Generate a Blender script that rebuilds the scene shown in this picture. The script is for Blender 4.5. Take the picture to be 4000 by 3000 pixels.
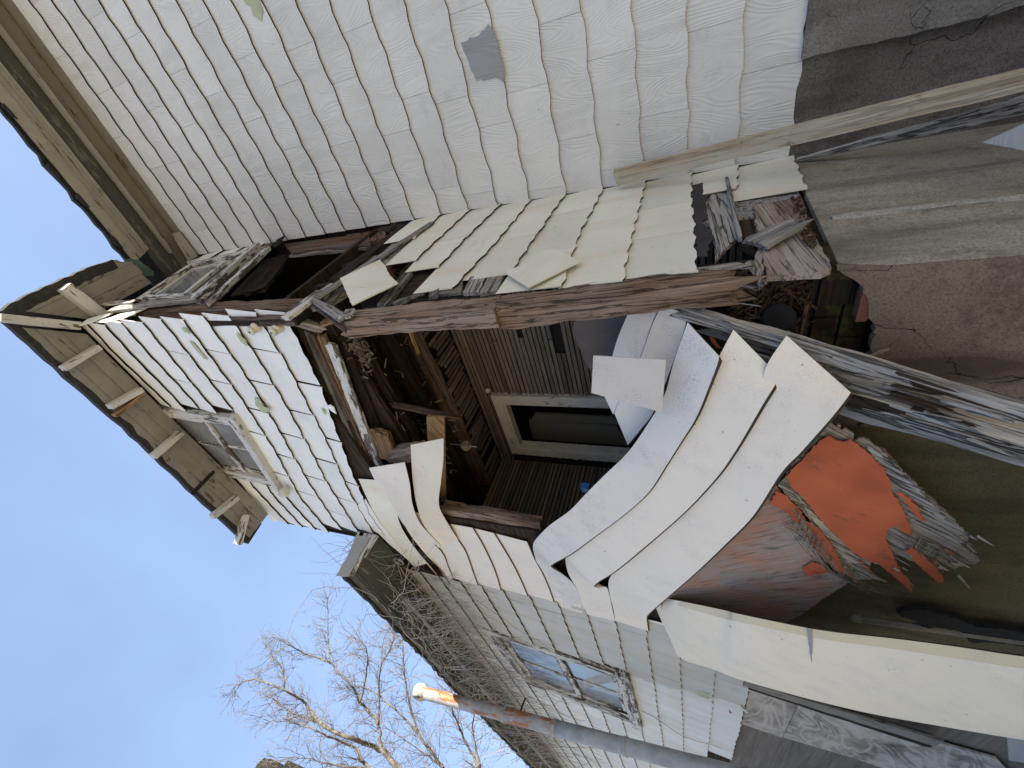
import bpy, bmesh, math, random
from mathutils import Vector, Matrix, noise, geometry
random.seed(7)
V = Vector
C = bpy.context.scene.collection
for o in list(bpy.data.objects): bpy.data.objects.remove(o)
# ------------------------------------------------------------------ camera (phone held sideways: picture left is up)
FPX = 1697.76
yaw, pit, rol = (math.radians(a) for a in (40.9748, 23.2232, 0.8174))
_r = V((math.cos(yaw), math.sin(yaw), 0))
FW = V((-math.sin(yaw)*math.cos(pit), math.cos(yaw)*math.cos(pit), math.sin(pit)))
_u = _r.cross(FW)
RT = math.cos(rol)*_r + math.sin(rol)*_u
UP = -math.sin(rol)*_r + math.cos(rol)*_u
cd = bpy.data.cameras.new('camera'); cam = bpy.data.objects.new('camera', cd); C.objects.link(cam)
cd.sensor_fit = 'HORIZONTAL'; cd.sensor_width = 36; cd.lens = 36*FPX/4000
cd.clip_start = .02; cd.clip_end = 2000
cam.matrix_world = Matrix((-UP, RT, -FW)).transposed().to_4x4()
S = bpy.context.scene
S.camera = cam
# ------------------------------------------------------------------ sky, sun, exposure
SUN_EL, SUN_AZ = math.radians(34), math.radians(62)     # behind the house, to its right (clockwise from +y)
w = bpy.data.worlds.new('World'); S.world = w; w.use_nodes = True
nt = w.node_tree; nt.nodes.clear()
wo = nt.nodes.new('ShaderNodeOutputWorld'); bg = nt.nodes.new('ShaderNodeBackground')
sk = nt.nodes.new('ShaderNodeTexSky'); sk.sky_type = 'NISHITA'; sk.sun_disc = False
sk.sun_elevation = SUN_EL; sk.sun_rotation = SUN_AZ; sk.air_density = 1.0; sk.dust_density = 1.6; sk.ozone_density = 1.6
tc = nt.nodes.new('ShaderNodeTexCoord'); mp = nt.nodes.new('ShaderNodeMapping'); mp.inputs['Scale'].default_value = (.7, 2.0, 2.6)
mp.inputs['Rotation'].default_value = (.3, .5, .4)
nz = nt.nodes.new('ShaderNodeTexNoise'); nz.inputs['Scale'].default_value = 1.5; nz.inputs['Detail'].default_value = 4; nz.inputs['Roughness'].default_value = .48
rp = nt.nodes.new('ShaderNodeValToRGB'); rp.color_ramp.elements[0].position = .30; rp.color_ramp.elements[1].position = .80
rp.color_ramp.elements[0].color = (.36, .36, .36, 1); rp.color_ramp.elements[1].color = (.58, .58, .58, 1)
mx = nt.nodes.new('ShaderNodeMix'); mx.data_type = 'RGBA'
mx.inputs[7].default_value = (3.5, 5.3, 9.3, 1)
nt.links.new(tc.outputs['Generated'], mp.inputs['Vector']); nt.links.new(mp.outputs[0], nz.inputs['Vector'])
nt.links.new(nz.outputs['Fac'], rp.inputs['Fac']); nt.links.new(rp.outputs['Color'], mx.inputs[0])
nt.links.new(sk.outputs[0], mx.inputs[6]); nt.links.new(mx.outputs[2], bg.inputs['Color'])
bg.inputs['Strength'].default_value = .06
nt.links.new(bg.outputs[0], wo.inputs[0])
sd = bpy.data.lights.new('sun', 'SUN'); sd.energy = 5.0; sd.angle = math.radians(.5); sd.color = (1, .95, .88)
so = bpy.data.objects.new('sun', sd); C.objects.link(so)
sdir = V((math.sin(SUN_AZ)*math.cos(SUN_EL), math.cos(SUN_AZ)*math.cos(SUN_EL), math.sin(SUN_EL)))
so.rotation_euler = sdir.to_track_quat('Z', 'Y').to_euler()
S.render.engine = 'CYCLES'
S.cycles.max_bounces = 8; S.cycles.diffuse_bounces = 5
vs = S.view_settings; vs.view_transform = 'Standard'; vs.look = 'None'; vs.gamma = 1; vs.use_curve_mapping = False
vs.exposure = 1.72
vs.use_white_balance = True; vs.white_balance_temperature = 7000; vs.white_balance_tint = 9
GROUND = -2.6
# ------------------------------------------------------------------ from a point seen in the photograph (4000 x 3000) to its place on a plane of the house
def ray(p):
    u = 1500 - p[1]; v = 2000 - p[0]
    return RT*u + UP*v + FW*FPX
def PY(p, y): d = ray(p); return d*(y/d.y)
def PX(p, x): d = ray(p); return d*(x/d.x)
def PZ(p, z): d = ray(p); return d*(z/d.z)
def PP(p, P0, n): d = ray(p); return d*(V(P0).dot(n)/d.dot(n))
def tile(ox, oy, s): return lambda *pts: [(ox+x*s, oy+y*s) for x, y in pts]
T1 = tile(1300, 1150, .5); T2 = tile(2000, 1100, .5); T3 = tile(2600, 950, .5); T4 = tile(2894, 1500, .5)
T5 = tile(1900, 1900, .5); T6 = tile(2894, 2170, .5); T7 = tile(400, 850, .8715); T8 = tile(2600, 400, .8715)
c1 = tile(0, 0, .6329); c2 = tile(1300, 0, .6329); c3 = tile(2600, 0, .6329); c4 = tile(0, 950, .6329); c5 = tile(1300, 950, .6329)
c7 = tile(800, 1950, .6329); R1 = tile(300, 1150, .31646); R2 = tile(800, 1150, .31646); R3 = tile(700, 1550, .36166)
R4 = tile(1500, 2150, .36166); R5 = tile(2200, 2300, .36166); R6 = tile(1300, 550, .36166); R7 = tile(2600, 2500, .30154)
# ------------------------------------------------------------------ materials
class G:
    def __init__(s, name, rough=.75, spec=.3):
        s.m = bpy.data.materials.new(name); s.m.use_nodes = True
        s.t = s.m.node_tree; s.b = s.t.nodes['Principled BSDF']
        s.b.inputs['Roughness'].default_value = rough; s.b.inputs['Specular IOR Level'].default_value = spec
        tcn = s.t.nodes.new('ShaderNodeTexCoord')
        oi = s.t.nodes.new('ShaderNodeObjectInfo')
        a = s.t.nodes.new('ShaderNodeVectorMath'); a.operation = 'SCALE'; a.inputs['Scale'].default_value = 37.0
        cmb = s.t.nodes.new('ShaderNodeCombineXYZ')
        for k in range(3): s.t.links.new(oi.outputs['Random'], cmb.inputs[k])
        s.t.links.new(cmb.outputs[0], a.inputs[0])
        ad = s.t.nodes.new('ShaderNodeVectorMath'); ad.operation = 'ADD'
        s.t.links.new(tcn.outputs['Object'], ad.inputs[0]); s.t.links.new(a.outputs[0], ad.inputs[1])
        s.co = ad.outputs[0]; s.raw = tcn.outputs['Object']; s.rnd = oi.outputs['Random']
        gm = s.t.nodes.new('ShaderNodeNewGeometry'); s.pos = gm.outputs['Position']
    def L(s, a, b): s.t.links.new(a, b)
    def scale(s, v, sc):
        n = s.t.nodes.new('ShaderNodeMapping'); n.inputs['Scale'].default_value = sc; s.L(v, n.inputs['Vector']); return n.outputs[0]
    def noise(s, v, scale=1, detail=3, rough=.5, dist=0):
        n = s.t.nodes.new('ShaderNodeTexNoise'); s.L(v, n.inputs['Vector'])
        n.inputs['Scale'].default_value = scale; n.inputs['Detail'].default_value = detail; n.inputs['Roughness'].default_value = rough; n.inputs['Distortion'].default_value = dist
        return n.outputs['Fac']
    def vor(s, v, scale, feature='DISTANCE_TO_EDGE'):
        n = s.t.nodes.new('ShaderNodeTexVoronoi'); n.feature = feature; s.L(v, n.inputs['Vector']); n.inputs['Scale'].default_value = scale; return n.outputs['Distance']
    def math(s, op, a, b=0.0, c=None):
        n = s.t.nodes.new('ShaderNodeMath'); n.operation = op
        for k, q in enumerate((a, b, c)):
            if q is None: continue
            if isinstance(q, (int, float)): n.inputs[k].default_value = q
            else: s.L(q, n.inputs[k])
        return n.outputs[0]
    def ramp(s, f, stops):
        n = s.t.nodes.new('ShaderNodeValToRGB'); s.L(f, n.inputs[0]); e = n.color_ramp.elements
        while len(e) < len(stops): e.new(.5)
        for q, (p, c) in zip(e, stops):
            q.position = p; q.color = (c, c, c, 1) if isinstance(c, (int, float)) else (*c, 1)
        return n.outputs['Color']
    def mix(s, f, a, b, mode='MIX'):
        n = s.t.nodes.new('ShaderNodeMix'); n.data_type = 'RGBA'; n.blend_type = mode
        for k, q in ((0, f), (6, a), (7, b)):
            if isinstance(q, (int, float)): n.inputs[k].default_value = q if k == 0 else (q, q, q, 1)
            elif isinstance(q, tuple): n.inputs[k].default_value = (*q, 1)
            else: s.L(q, n.inputs[k])
        return n.outputs[2]
    def out(s, col, h=None, strength=.5, dist=.004, rough=None):
        if isinstance(col, tuple): s.b.inputs['Base Color'].default_value = (*col, 1)
        else: s.L(col, s.b.inputs['Base Color'])
        if h is not None:
            n = s.t.nodes.new('ShaderNodeBump'); n.inputs['Strength'].default_value = strength; n.inputs['Distance'].default_value = dist
            s.L(h, n.inputs['Height']); s.L(n.outputs[0], s.b.inputs['Normal'])
        if rough is not None: s.L(rough, s.b.inputs['Roughness'])
        return s.m

def shingle_paint(name, base, grain=1.0, dirt=.35, K=210, streak=(.13, .13, .12), warm=None, peel=0):
    g = G(name, .62, .35)
    v = g.scale(g.co, (5.2, 1.15, 2))
    n = g.noise(v, 1, 1.2, .4, .35)
    lines = g.math('SINE', g.math('MULTIPLY', n, K))
    fine = g.noise(g.scale(g.co, (150, 12, 10)), 1, 3, .6)
    amp = g.ramp(g.noise(g.co, 3.1, 2), [(.35, .35), (.6, 1)])
    h = g.math('ADD', g.math('MULTIPLY', g.math('MULTIPLY', lines, amp), .5*grain), g.math('MULTIPLY', fine, .45*grain))
    tone = g.noise(g.co, 1.7, 4, .6)
    col = g.mix(g.ramp(tone, [(.3, 0), (.75, 1)]), tuple(c*.87 for c in base), tuple(min(1, c*1.07) for c in base))
    if warm: col = g.mix(g.ramp(g.noise(g.scale(g.co, (7, .9, 1)), 1, 3), [(.48, 0), (.72, .8)]), col, warm)
    col = g.mix(g.math('MULTIPLY', g.rnd, .12), col, (.30, .30, .29))
    sp = g.ramp(g.noise(g.scale(g.co, (60, 14, 10)), 1, 4, .65), [(.66, 0), (.74, dirt)])
    msk = g.ramp(g.noise(g.co, 2.3, 2), [(.42, 0), (.62, 1)])
    col = g.mix(g.math('MULTIPLY', sp, msk), col, streak)
    sp2 = g.ramp(g.noise(g.co, 44, 3, .6), [(.70, 0), (.78, dirt*1.3)])
    col = g.mix(sp2, col, streak)
    smd = g.ramp(g.noise(g.scale(g.co, (3, 5, 1)), 1.2, 5, .7), [(.58, 0), (.8, .35)])
    col = g.mix(smd, col, (.26, .26, .25))
    return g.out(col, h, .55, .0045)

def wood(name, dark, light, grey=None, sc=1.0, bump=.8, spots=.5, rough=.85, crack=.7):
    g = G(name, rough, .15)
    a = g.noise(g.scale(g.co, (2.2*sc, 44*sc, 44*sc)), 1, 5, .65, .7)
    b = g.noise(g.scale(g.co, (6*sc, 120*sc, 120*sc)), 1, 4, .7, .5)
    f = g.math('ADD', g.math('MULTIPLY', a, .65), g.math('MULTIPLY', b, .35))
    col = g.mix(g.ramp(f, [(.32, 0), (.66, 1)]), dark, light)
    if grey: col = g.mix(g.ramp(g.noise(g.scale(g.co, (1.2, 5, 5)), 1.3, 4, .6), [(.42, 0), (.62, .9)]), col, grey)
    a2 = g.noise(g.scale(g.co, (1.1*sc, 30*sc, 30*sc)), 1, 4, .6, .5)
    cr = g.math('MAXIMUM', g.ramp(g.math('ABSOLUTE', g.math('SUBTRACT', a2, .5)), [(.006, 1), (.024, 0)]), g.ramp(a, [(.29, 1), (.37, 0)]))
    f = g.math('SUBTRACT', f, g.math('MULTIPLY', cr, .5))
    col = g.mix(g.math('MULTIPLY', cr, crack), col, tuple(c*.22 for c in dark))
    rv = g.math('MULTIPLY_ADD', g.rnd, .55, .70)
    cmb = g.t.nodes.new('ShaderNodeCombineColor')
    for k in range(3): g.L(rv, cmb.inputs[k])
    col = g.mix(1.0, col, cmb.outputs[0], 'MULTIPLY')
    st = g.ramp(g.noise(g.co, 9, 4, .65), [(.60, 0), (.74, spots)])
    col = g.mix(st, col, tuple(c*.35 for c in dark))
    return g.out(col, f, bump, .02)

def painted_wood(name, paint, under, amount=.35, rough=.7):
    g = G(name, rough, .25)
    n = g.math('ADD', g.math('MULTIPLY', g.noise(g.scale(g.co, (3, 14, 14)), 1, 5, .68), .7), g.math('MULTIPLY', g.noise(g.scale(g.co, (14, 60, 60)), 1, 3, .6), .3))
    e = .38 + .22*amount
    mask = g.ramp(n, [(e-.025, 1), (e+.01, 0)])
    d = g.noise(g.co, 5, 4, .6)
    pc = g.mix(g.ramp(d, [(.35, 0), (.75, 1)]), tuple(c*.78 for c in paint), paint)
    uc = g.mix(g.noise(g.scale(g.co, (2, 40, 40)), 1, 3), tuple(c*.4 for c in under), under)
    col = g.mix(mask, pc, uc)
    sp = g.ramp(g.noise(g.co, 38, 3, .6), [(.68, 0), (.76, .6)])
    col = g.mix(sp, col, (.06, .055, .05))
    h = g.math('SUBTRACT', g.math('MULTIPLY', n, .4), g.math('MULTIPLY', mask, .5))
    return g.out(col, h, .6, .004)

def vinyl(name, base, stain, dirt=.45):
    g = G(name, .42, .45)
    d = g.noise(g.raw, 2.2, 4, .55)
    col = g.mix(g.ramp(d, [(.3, 0), (.7, 1)]), tuple(c*.9 for c in base), base)
    col = g.mix(g.ramp(g.noise(g.raw, 1.1, 2), [(.5, 0), (.75, .45)]), col, stain)
    sp = g.ramp(g.noise(g.raw, 150, 4, .75), [(.46, 0), (.62, dirt)])
    ms = g.ramp(g.noise(g.raw, 4.7, 5, .62), [(.46, 0), (.66, 1)])
    col = g.mix(g.math('MULTIPLY', sp, ms), col, (.26, .255, .29))
    sc = g.ramp(g.noise(g.raw, 26, 3, .6), [(.70, 0), (.74, .7)])
    col = g.mix(sc, col, (.07, .06, .05))
    return g.out(col, g.noise(g.raw, 14, 2), .06, .01, g.ramp(d, [(.3, .38), (.7, .55)]))

def stucco(name, a, b, stain, crack=True, zdark=None):
    g = G(name, .95, .1)
    big = g.noise(g.pos, 1.9, 4, .6)
    col = g.mix(g.ramp(big, [(.32, 0), (.68, 1)]), a, b)
    run = g.noise(g.scale(g.pos, (4.5, 4.5, .9)), 1, 4, .6)
    col = g.mix(g.ramp(run, [(.49, 0), (.66, .85)]), col, stain)
    col = g.mix(g.ramp(g.noise(g.pos, 6, 6, .7), [(.54, 0), (.66, .55)]), col, stain)
    gr = g.noise(g.pos, 110, 4, .75)
    col = g.mix(g.ramp(gr, [(.34, .7), (.56, 0)]), col, tuple(c*.4 for c in a))
    lt = g.ramp(g.noise(g.pos, 17, 4, .6), [(.70, 0), (.76, .7)])
    col = g.mix(lt, col, tuple(min(1, c*1.5) for c in b))
    h = g.math('ADD', g.math('MULTIPLY', gr, .35), g.math('MULTIPLY', g.noise(g.pos, 9, 5, .6), .8))
    if crack:
        wv = g.t.nodes.new('ShaderNodeVectorMath'); wv.operation = 'ADD'; g.L(g.pos, wv.inputs[0])
        nn = g.t.nodes.new('ShaderNodeTexNoise'); nn.inputs['Scale'].default_value = 4; nn.inputs['Detail'].default_value = 4; g.L(g.pos, nn.inputs['Vector'])
        sc = g.t.nodes.new('ShaderNodeVectorMath'); sc.operation = 'SCALE'; sc.inputs['Scale'].default_value = .35; g.L(nn.outputs['Color'], sc.inputs[0]); g.L(sc.outputs[0], wv.inputs[1])
        k = g.vor(wv.outputs[0], 1.6)
        ck = g.ramp(k, [(.0, 1), (.0035, 0)])
        ck = g.math('MULTIPLY', ck, g.ramp(g.noise(g.pos, 1.3, 2), [(.5, 0), (.58, 1)]))
        col = g.mix(g.math('MULTIPLY', ck, .8), col, (.02, .018, .015))
        h = g.math('SUBTRACT', h, ck)
    return g.out(col, h, 1.0, .02)

M = {}
M['shingle_grey'] = shingle_paint('grey_shingle_paint', (.67, .65, .61), .8, .45)
M['shingle_white'] = shingle_paint('white_shingle_paint', (.79, .785, .76), .5, .45, K=120)
M['shingle_cream'] = shingle_paint('cream_shingle_paint', (.72, .695, .59), .25, .8, K=60, warm=(.66, .57, .43))
def two_tone(m):
    t = m.node_tree; b = t.nodes['Principled BSDF']; src = b.inputs['Base Color'].links[0].from_socket
    ge = t.nodes.new('ShaderNodeNewGeometry'); sp = t.nodes.new('ShaderNodeSeparateXYZ'); t.links.new(ge.outputs['Position'], sp.inputs[0])
    nz_ = t.nodes.new('ShaderNodeTexNoise'); nz_.inputs['Scale'].default_value = 6; t.links.new(ge.outputs['Position'], nz_.inputs['Vector'])
    ma = t.nodes.new('ShaderNodeMath'); ma.operation = 'MULTIPLY_ADD'; t.links.new(nz_.outputs['Fac'], ma.inputs[0]); ma.inputs[1].default_value = .30; t.links.new(sp.outputs['X'], ma.inputs[2])
    mr = t.nodes.new('ShaderNodeMapRange'); t.links.new(ma.outputs[0], mr.inputs[0]); mr.inputs[1].default_value = -5.95; mr.inputs[2].default_value = -5.88
    mxx = t.nodes.new('ShaderNodeMix'); mxx.data_type = 'RGBA'; mxx.blend_type = 'MULTIPLY'; t.links.new(mr.outputs[0], mxx.inputs[0]); t.links.new(src, mxx.inputs[6]); mxx.inputs[7].default_value = (.74, .725, .69, 1)
    t.links.new(mxx.outputs[2], b.inputs['Base Color']); return m
M['shingle_wing'] = shingle_paint('wing_shingle_paint', (.66, .65, .61), .25, .6, K=60, warm=(.58, .52, .41)); two_tone(M['shingle_wing'])
def flat(name, c, rough=.8, var=.3, sc=8, bump=0, spec=.3):
    g = G(name, rough, spec); n = g.noise(g.co, sc, 4, .6)
    return g.out(g.mix(g.ramp(n, [(.3, 0), (.7, 1)]), tuple(q*(1-var) for q in c), c), n if bump else None, bump, .01)
M['dirt_shade_edge'] = flat('dirty_shaded_edge', (.011, .009, .007), .98, spec=.05)  # dirt plus painted under-shadow: near-black bottom edges draw the dark course lines
M['dirt_shade_edge_soft'] = flat('dirty_shaded_vinyl_edge', (.055, .038, .024), .9)  # dirt and the shade of the gaps, both put into the strip edge colour
M['vinyl'] = vinyl('cream_siding', (.76, .675, .565), (.70, .60, .49), .45)
M['vinyl_grey'] = vinyl('speckled_siding', (.69, .625, .555), (.60, .545, .51), .85)
M['vinyl_yellow'] = vinyl('yellowed_siding', (.77, .655, .485), (.70, .565, .38), .5)
M['vinyl_band'] = vinyl('sun_yellowed_band', (.62, .50, .30), (.54, .42, .25), .4)
M['vinyl_dull'] = vinyl('dull_siding', (.53, .495, .46), (.47, .44, .42), .85)
M['vinyl_back'] = vinyl('siding_back', (.58, .47, .35), (.42, .30, .19), .3)
M['lath'] = wood('lath_wood', (.088, .07, .054), (.22, .178, .14), None, 1, .4, .7, .85, .15)
M['rot'] = wood('rotten_wood', (.055, .028, .018), (.25, .135, .075), (.17, .13, .12), .8, 1, .5)
M['post_wood'] = wood('cracked_post_wood', (.050, .030, .021), (.32, .21, .145), (.26, .205, .17), .9, 1, .5)
M['rot_orange'] = wood('fresh_broken_wood', (.15, .075, .04), (.40, .25, .14), None, .8, .9, .4)
M['old_wood'] = wood('old_grey_wood', (.10, .085, .07), (.36, .33, .29), (.30, .29, .28), 1, .9, .5)
M['silver_wood'] = wood('silver_weathered_wood', (.10, .085, .07), (.47, .44, .40), (.38, .36, .335), .8, 1, .35, .85, .85)
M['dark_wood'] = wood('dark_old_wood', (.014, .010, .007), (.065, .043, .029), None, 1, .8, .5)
M['sill_wood'] = wood('bare_sill_wood', (.09, .055, .04), (.32, .235, .185), (.36, .31, .28), 1.1, .7, .6)
M['timber'] = wood('weathered_timber', (.22, .155, .09), (.47, .39, .275), (.43, .385, .30), .7, .5, .7, .85, .35)
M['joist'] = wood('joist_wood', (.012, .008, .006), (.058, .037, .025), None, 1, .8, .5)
M['tan_board'] = wood('tan_board_wood', (.34, .19, .09), (.50, .32, .17), None, .6, .3, .3)
M['white_paint'] = painted_wood('white_peeling_paint', (.56, .55, .53), (.16, .11, .08), .28)
M['trim_paint'] = painted_wood('flaking_trim_paint', (.58, .57, .54), (.13, .10, .08), .55)
M['soffit_paint'] = painted_wood('dull_soffit_paint', (.27, .25, .22), (.14, .09, .06), .16)
M['eave_paint'] = painted_wood('dirty_eave_paint', (.29, .275, .24), (.13, .10, .075), .14)
M['eave_brown'] = painted_wood('brown_eave_paint', (.20, .18, .15), (.10, .07, .045), .15)
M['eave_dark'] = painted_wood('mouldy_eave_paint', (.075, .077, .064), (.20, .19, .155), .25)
M['roofing'] = flat('dark_roof_shingle', (.045, .043, .042), .95, .5, 30, .8)
M['stucco_a'] = stucco('grey_stucco', (.20, .18, .155), (.31, .285, .255), (.12, .11, .095))
M['stucco_dark'] = stucco('brown_grey_stucco', (.125, .108, .092), (.24, .205, .18), (.08, .07, .06))
M['stucco_b'] = stucco('beige_stucco', (.30, .265, .205), (.46, .41, .325), (.15, .13, .10), False)
M['stucco_pale'] = stucco('pale_ridge_stucco', (.40, .385, .335), (.50, .48, .42), (.28, .25, .20), False)
M['stucco_brown'] = stucco('brown_stucco', (.18, .137, .10), (.27, .21, .155), (.085, .06, .042))
M['olive'] = stucco('mossy_olive_render', (.10, .085, .045), (.15, .128, .07), (.07, .062, .034), False)
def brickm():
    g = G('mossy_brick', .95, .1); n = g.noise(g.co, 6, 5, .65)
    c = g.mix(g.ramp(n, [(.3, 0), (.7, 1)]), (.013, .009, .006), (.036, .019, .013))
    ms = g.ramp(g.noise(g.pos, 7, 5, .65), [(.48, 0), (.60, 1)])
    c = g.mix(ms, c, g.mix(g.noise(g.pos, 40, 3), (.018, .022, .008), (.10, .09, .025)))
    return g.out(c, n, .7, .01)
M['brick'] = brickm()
M['brick_red'] = flat('raw_red_brick', (.19, .08, .052), .95, .4, 20, .6)
M['mortar'] = flat('dark_mortar', (.05, .045, .038), .95, .4, 40, .8)
M['tar'] = flat('torn_tar_paper', (.045, .04, .042), .9, .3, 14, .4)
M['black'] = flat('charred_shade_black', (.018, .017, .016), .95, .5, 30, .8)
M['disc'] = flat('black_rubber', (.013, .013, .014), .9, .3, 12, .2)
M['porcelain'] = flat('aged_porcelain', (.56, .54, .44), .25, .18, 7, 0, .6)
M['wire'] = flat('grey_wire', (.33, .32, .30), .6)
M['vine'] = flat('dry_vine', (.40, .36, .33), .9, .4, 30)
M['copper'] = flat('verdigris_flashing', (.11, .185, .16), .8, .5, 12, .4)
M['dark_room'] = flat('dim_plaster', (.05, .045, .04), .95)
M['door_paint'] = flat('grey_green_panel', (.17, .165, .145), .7, .15, 5)
M['casing'] = painted_wood('door_casing_paint', (.62, .58, .51), (.22, .18, .14), .10)
M['blue'] = flat('blue_plastic', (.03, .16, .42), .45, .2)
M['nest'] = wood('leaf_litter', (.03, .018, .011), (.15, .095, .055), None, 2, .6, .3)
M['plaster_bit'] = flat('plaster_crumb', (.42, .38, .33), .9)
def orange():
    g = G('orange_peeling_paint', .7, .25)
    n = g.noise(g.scale(g.co, (2.2, 24, 24)), 1, 5, .65)
    c = g.mix(g.ramp(g.noise(g.co, 5, 4), [(.3, 0), (.7, 1)]), (.33, .070, .028), (.45, .105, .040))
    c = g.mix(g.ramp(g.noise(g.scale(g.co, (6, 16, 16)), 1, 5, .7), [(.58, 0), (.70, .7)]), c, (.10, .045, .03))
    c = g.mix(g.ramp(n, [(.27, 1), (.33, 0)]), c, (.16, .06, .035))
    c = g.mix(g.ramp(g.noise(g.co, 34, 4, .7), [(.72, 0), (.75, .9)]), c, (.55, .47, .42))
    return g.out(c, n, .5, .006)
M['orange'] = orange()
def faded():
    g = G('faded_red_plywood', .85, .2)
    n = g.noise(g.scale(g.co, (3, 70, 70)), 1, 6, .7)
    c = g.mix(g.ramp(g.noise(g.co, 4.2, 5, .65), [(.36, 0), (.60, 1)]), (.34, .175, .12), (.27, .225, .195))
    c = g.mix(g.ramp(n, [(.32, .85), (.47, 0)]), c, (.08, .05, .038))
    c = g.mix(g.ramp(n, [(.56, 0), (.68, .5)]), c, (.42, .36, .31))
    c = g.mix(g.ramp(g.noise(g.scale(g.co, (3, 9, 9)), 1.3, 5, .7), [(.56, 0), (.70, .8)]), c, (.085, .075, .075))
    c = g.mix(g.ramp(g.noise(g.co, 20, 4, .7), [(.68, 0), (.74, .7)]), c, (.42, .10, .045))
    return g.out(c, n, .6, .005)
M['faded'] = faded()
M['ply'] = wood('delaminated_ply', (.17, .12, .08), (.50, .41, .30), (.42, .37, .31), 1, 1, .6)
def plyfig():
    g = G('figured_plywood', .85, .15)
    n = g.noise(g.scale(g.co, (1.1, 3.6, 2)), 1, 1.5, .45, .5)
    l = g.math('SINE', g.math('MULTIPLY', n, 60))
    c = g.mix(g.ramp(l, [(.15, 0), (.75, 1)]), (.115, .098, .080), (.35, .32, .285))
    c = g.mix(g.ramp(g.noise(g.co, 2.6, 4, .6), [(.36, .25), (.60, .9)]), c, (.45, .395, .335))
    c = g.mix(g.ramp(g.noise(g.co, 2.3, 5, .7), [(.55, 0), (.72, .9)]), c, (.06, .055, .048))
    c = g.mix(g.ramp(g.noise(g.co, 60, 3), [(.62, 0), (.75, .5)]), c, (.06, .055, .05))
    return g.out(c, l, .3, .003)
M['plyfig'] = plyfig()
def rust():
    g = G('rusty_galvanised_steel', .5, .5)
    n = g.noise(g.scale(g.co, (3.5, 9, 1.4)), 1.3, 5, .6)
    c = g.mix(g.ramp(g.noise(g.co, 9, 4), [(.3, 0), (.7, 1)]), (.22, .21, .20), (.34, .32, .30))
    c = g.mix(g.ramp(n, [(.50, 0), (.58, 1)]), c, g.mix(g.noise(g.co, 11, 4), (.10, .035, .015), (.45, .17, .045)))
    return g.out(c, n, .2, .005)
M['rust'] = rust()
M['galv'] = flat('galvanised_steel', (.33, .33, .33), .45, .4, 6, .1, .5)
M['old_pipe'] = flat('dirty_old_pipe', (.20, .185, .15), .7, .4, 12)
M['skirt'] = wood('weathered_skirt_board', (.12, .10, .08), (.235, .205, .17), None, .4, .3, .4, .9, .12)
M['cap'] = painted_wood('flaking_pipe_cap', (.46, .44, .38), (.05, .04, .03), .3)
def bark():
    g = G('bare_bark', .9, .2); n = g.noise(g.co, 6, 5, .65)
    return g.out(g.mix(g.ramp(n, [(.35, 0), (.66, 1)]), (.045, .039, .032), (.165, .15, .13)), n, .5, .01)
M['bark'] = bark(); M['seed'] = flat('dry_seed_heads', (.34, .24, .15), .9)
def glassm(name, tint):
    g = G(name, .08, .8); n = g.noise(g.co, 4, 4, .6)
    c = g.mix(g.ramp(n, [(.35, 0), (.7, 1)]), tuple(q*.6 for q in tint), tint)
    g.b.inputs['Coat Weight'].default_value = .5
    return g.out(c, g.noise(g.co, 3, 2), .1, .01, g.ramp(n, [(.3, .06), (.7, .25)]))
M['glass'] = glassm('dusty_window_glass', (.24, .25, .265)); M['glass_dark'] = glassm('dark_window_glass', (.11, .115, .105))
def groundm():
    g = G('winter_grass_ground', .95, .1); n = g.noise(g.pos, .8, 6, .65)
    return g.out(g.mix(g.ramp(n, [(.35, 0), (.65, 1)]), (.27, .23, .155), (.44, .385, .29)), g.noise(g.pos, 14, 4), .8, .05)
M['ground'] = groundm()
# ------------------------------------------------------------------ builders
WMX = {}
def thing(name, label, cat, loc, group=None):
    o = bpy.data.objects.new(name, None); C.objects.link(o); o.location = loc; o.empty_display_size = .1
    o['label'] = label; o['category'] = cat
    if group: o['group'] = group
    WMX[o.name] = Matrix.Translation(V(loc)); return o
def tag(o, label, cat, group=None):
    o['label'] = label; o['category'] = cat
    if group: o['group'] = group
    return o
def mk(name, verts, faces, Mx, mat, parent=None, smooth=False, mids=None):
    me = bpy.data.meshes.new(name); me.from_pydata([tuple(v) for v in verts], [], faces); me.update()
    mats = mat if isinstance(mat, (list, tuple)) else [mat]
    for m in mats: me.materials.append(M[m] if isinstance(m, str) else m)
    if mids: me.polygons.foreach_set('material_index', mids)
    if smooth: me.polygons.foreach_set('use_smooth', [True]*len(me.polygons))
    return put(name, me, Mx, parent)
def put(name, me, Mx, parent=None):
    o = bpy.data.objects.new(name, me); C.objects.link(o)
    if parent is not None:
        o.parent = parent; o.matrix_basis = WMX[parent.name].inverted() @ Mx
    else: o.matrix_basis = Mx
    WMX[o.name] = Mx.copy(); return o
def frame(P, x, n):
    x = V(x).normalized(); n = V(n); n = (n - x*n.dot(x)).normalized(); y = n.cross(x)
    m = Matrix((x, y, n)).transposed().to_4x4(); m.translation = P; return m
def nrm(pts):
    n = V((0, 0, 0))
    for a, b in zip(pts, pts[1:]+pts[:1]): n += a.cross(b)
    n.normalize(); c = sum(pts, V())/len(pts)
    return -n if n.dot(c) > 0 else n                      # towards the viewer's side
def roughen(pts, step, amp, sel=None):
    out = []
    for i, (a, b) in enumerate(zip(pts, pts[1:]+pts[:1])):
        out.append(a)
        if sel is not None and i not in sel: continue
        L = (b-a).length; k = int(L/step)
        if k < 2: continue
        d = (b-a).normalized(); n = V((-d.y, d.x, 0))
        for j in range(1, k):
            t = (j + random.uniform(-.3, .3))/k
            out.append(a.lerp(b, t) + n*random.uniform(-amp, amp))
    return out
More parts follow.
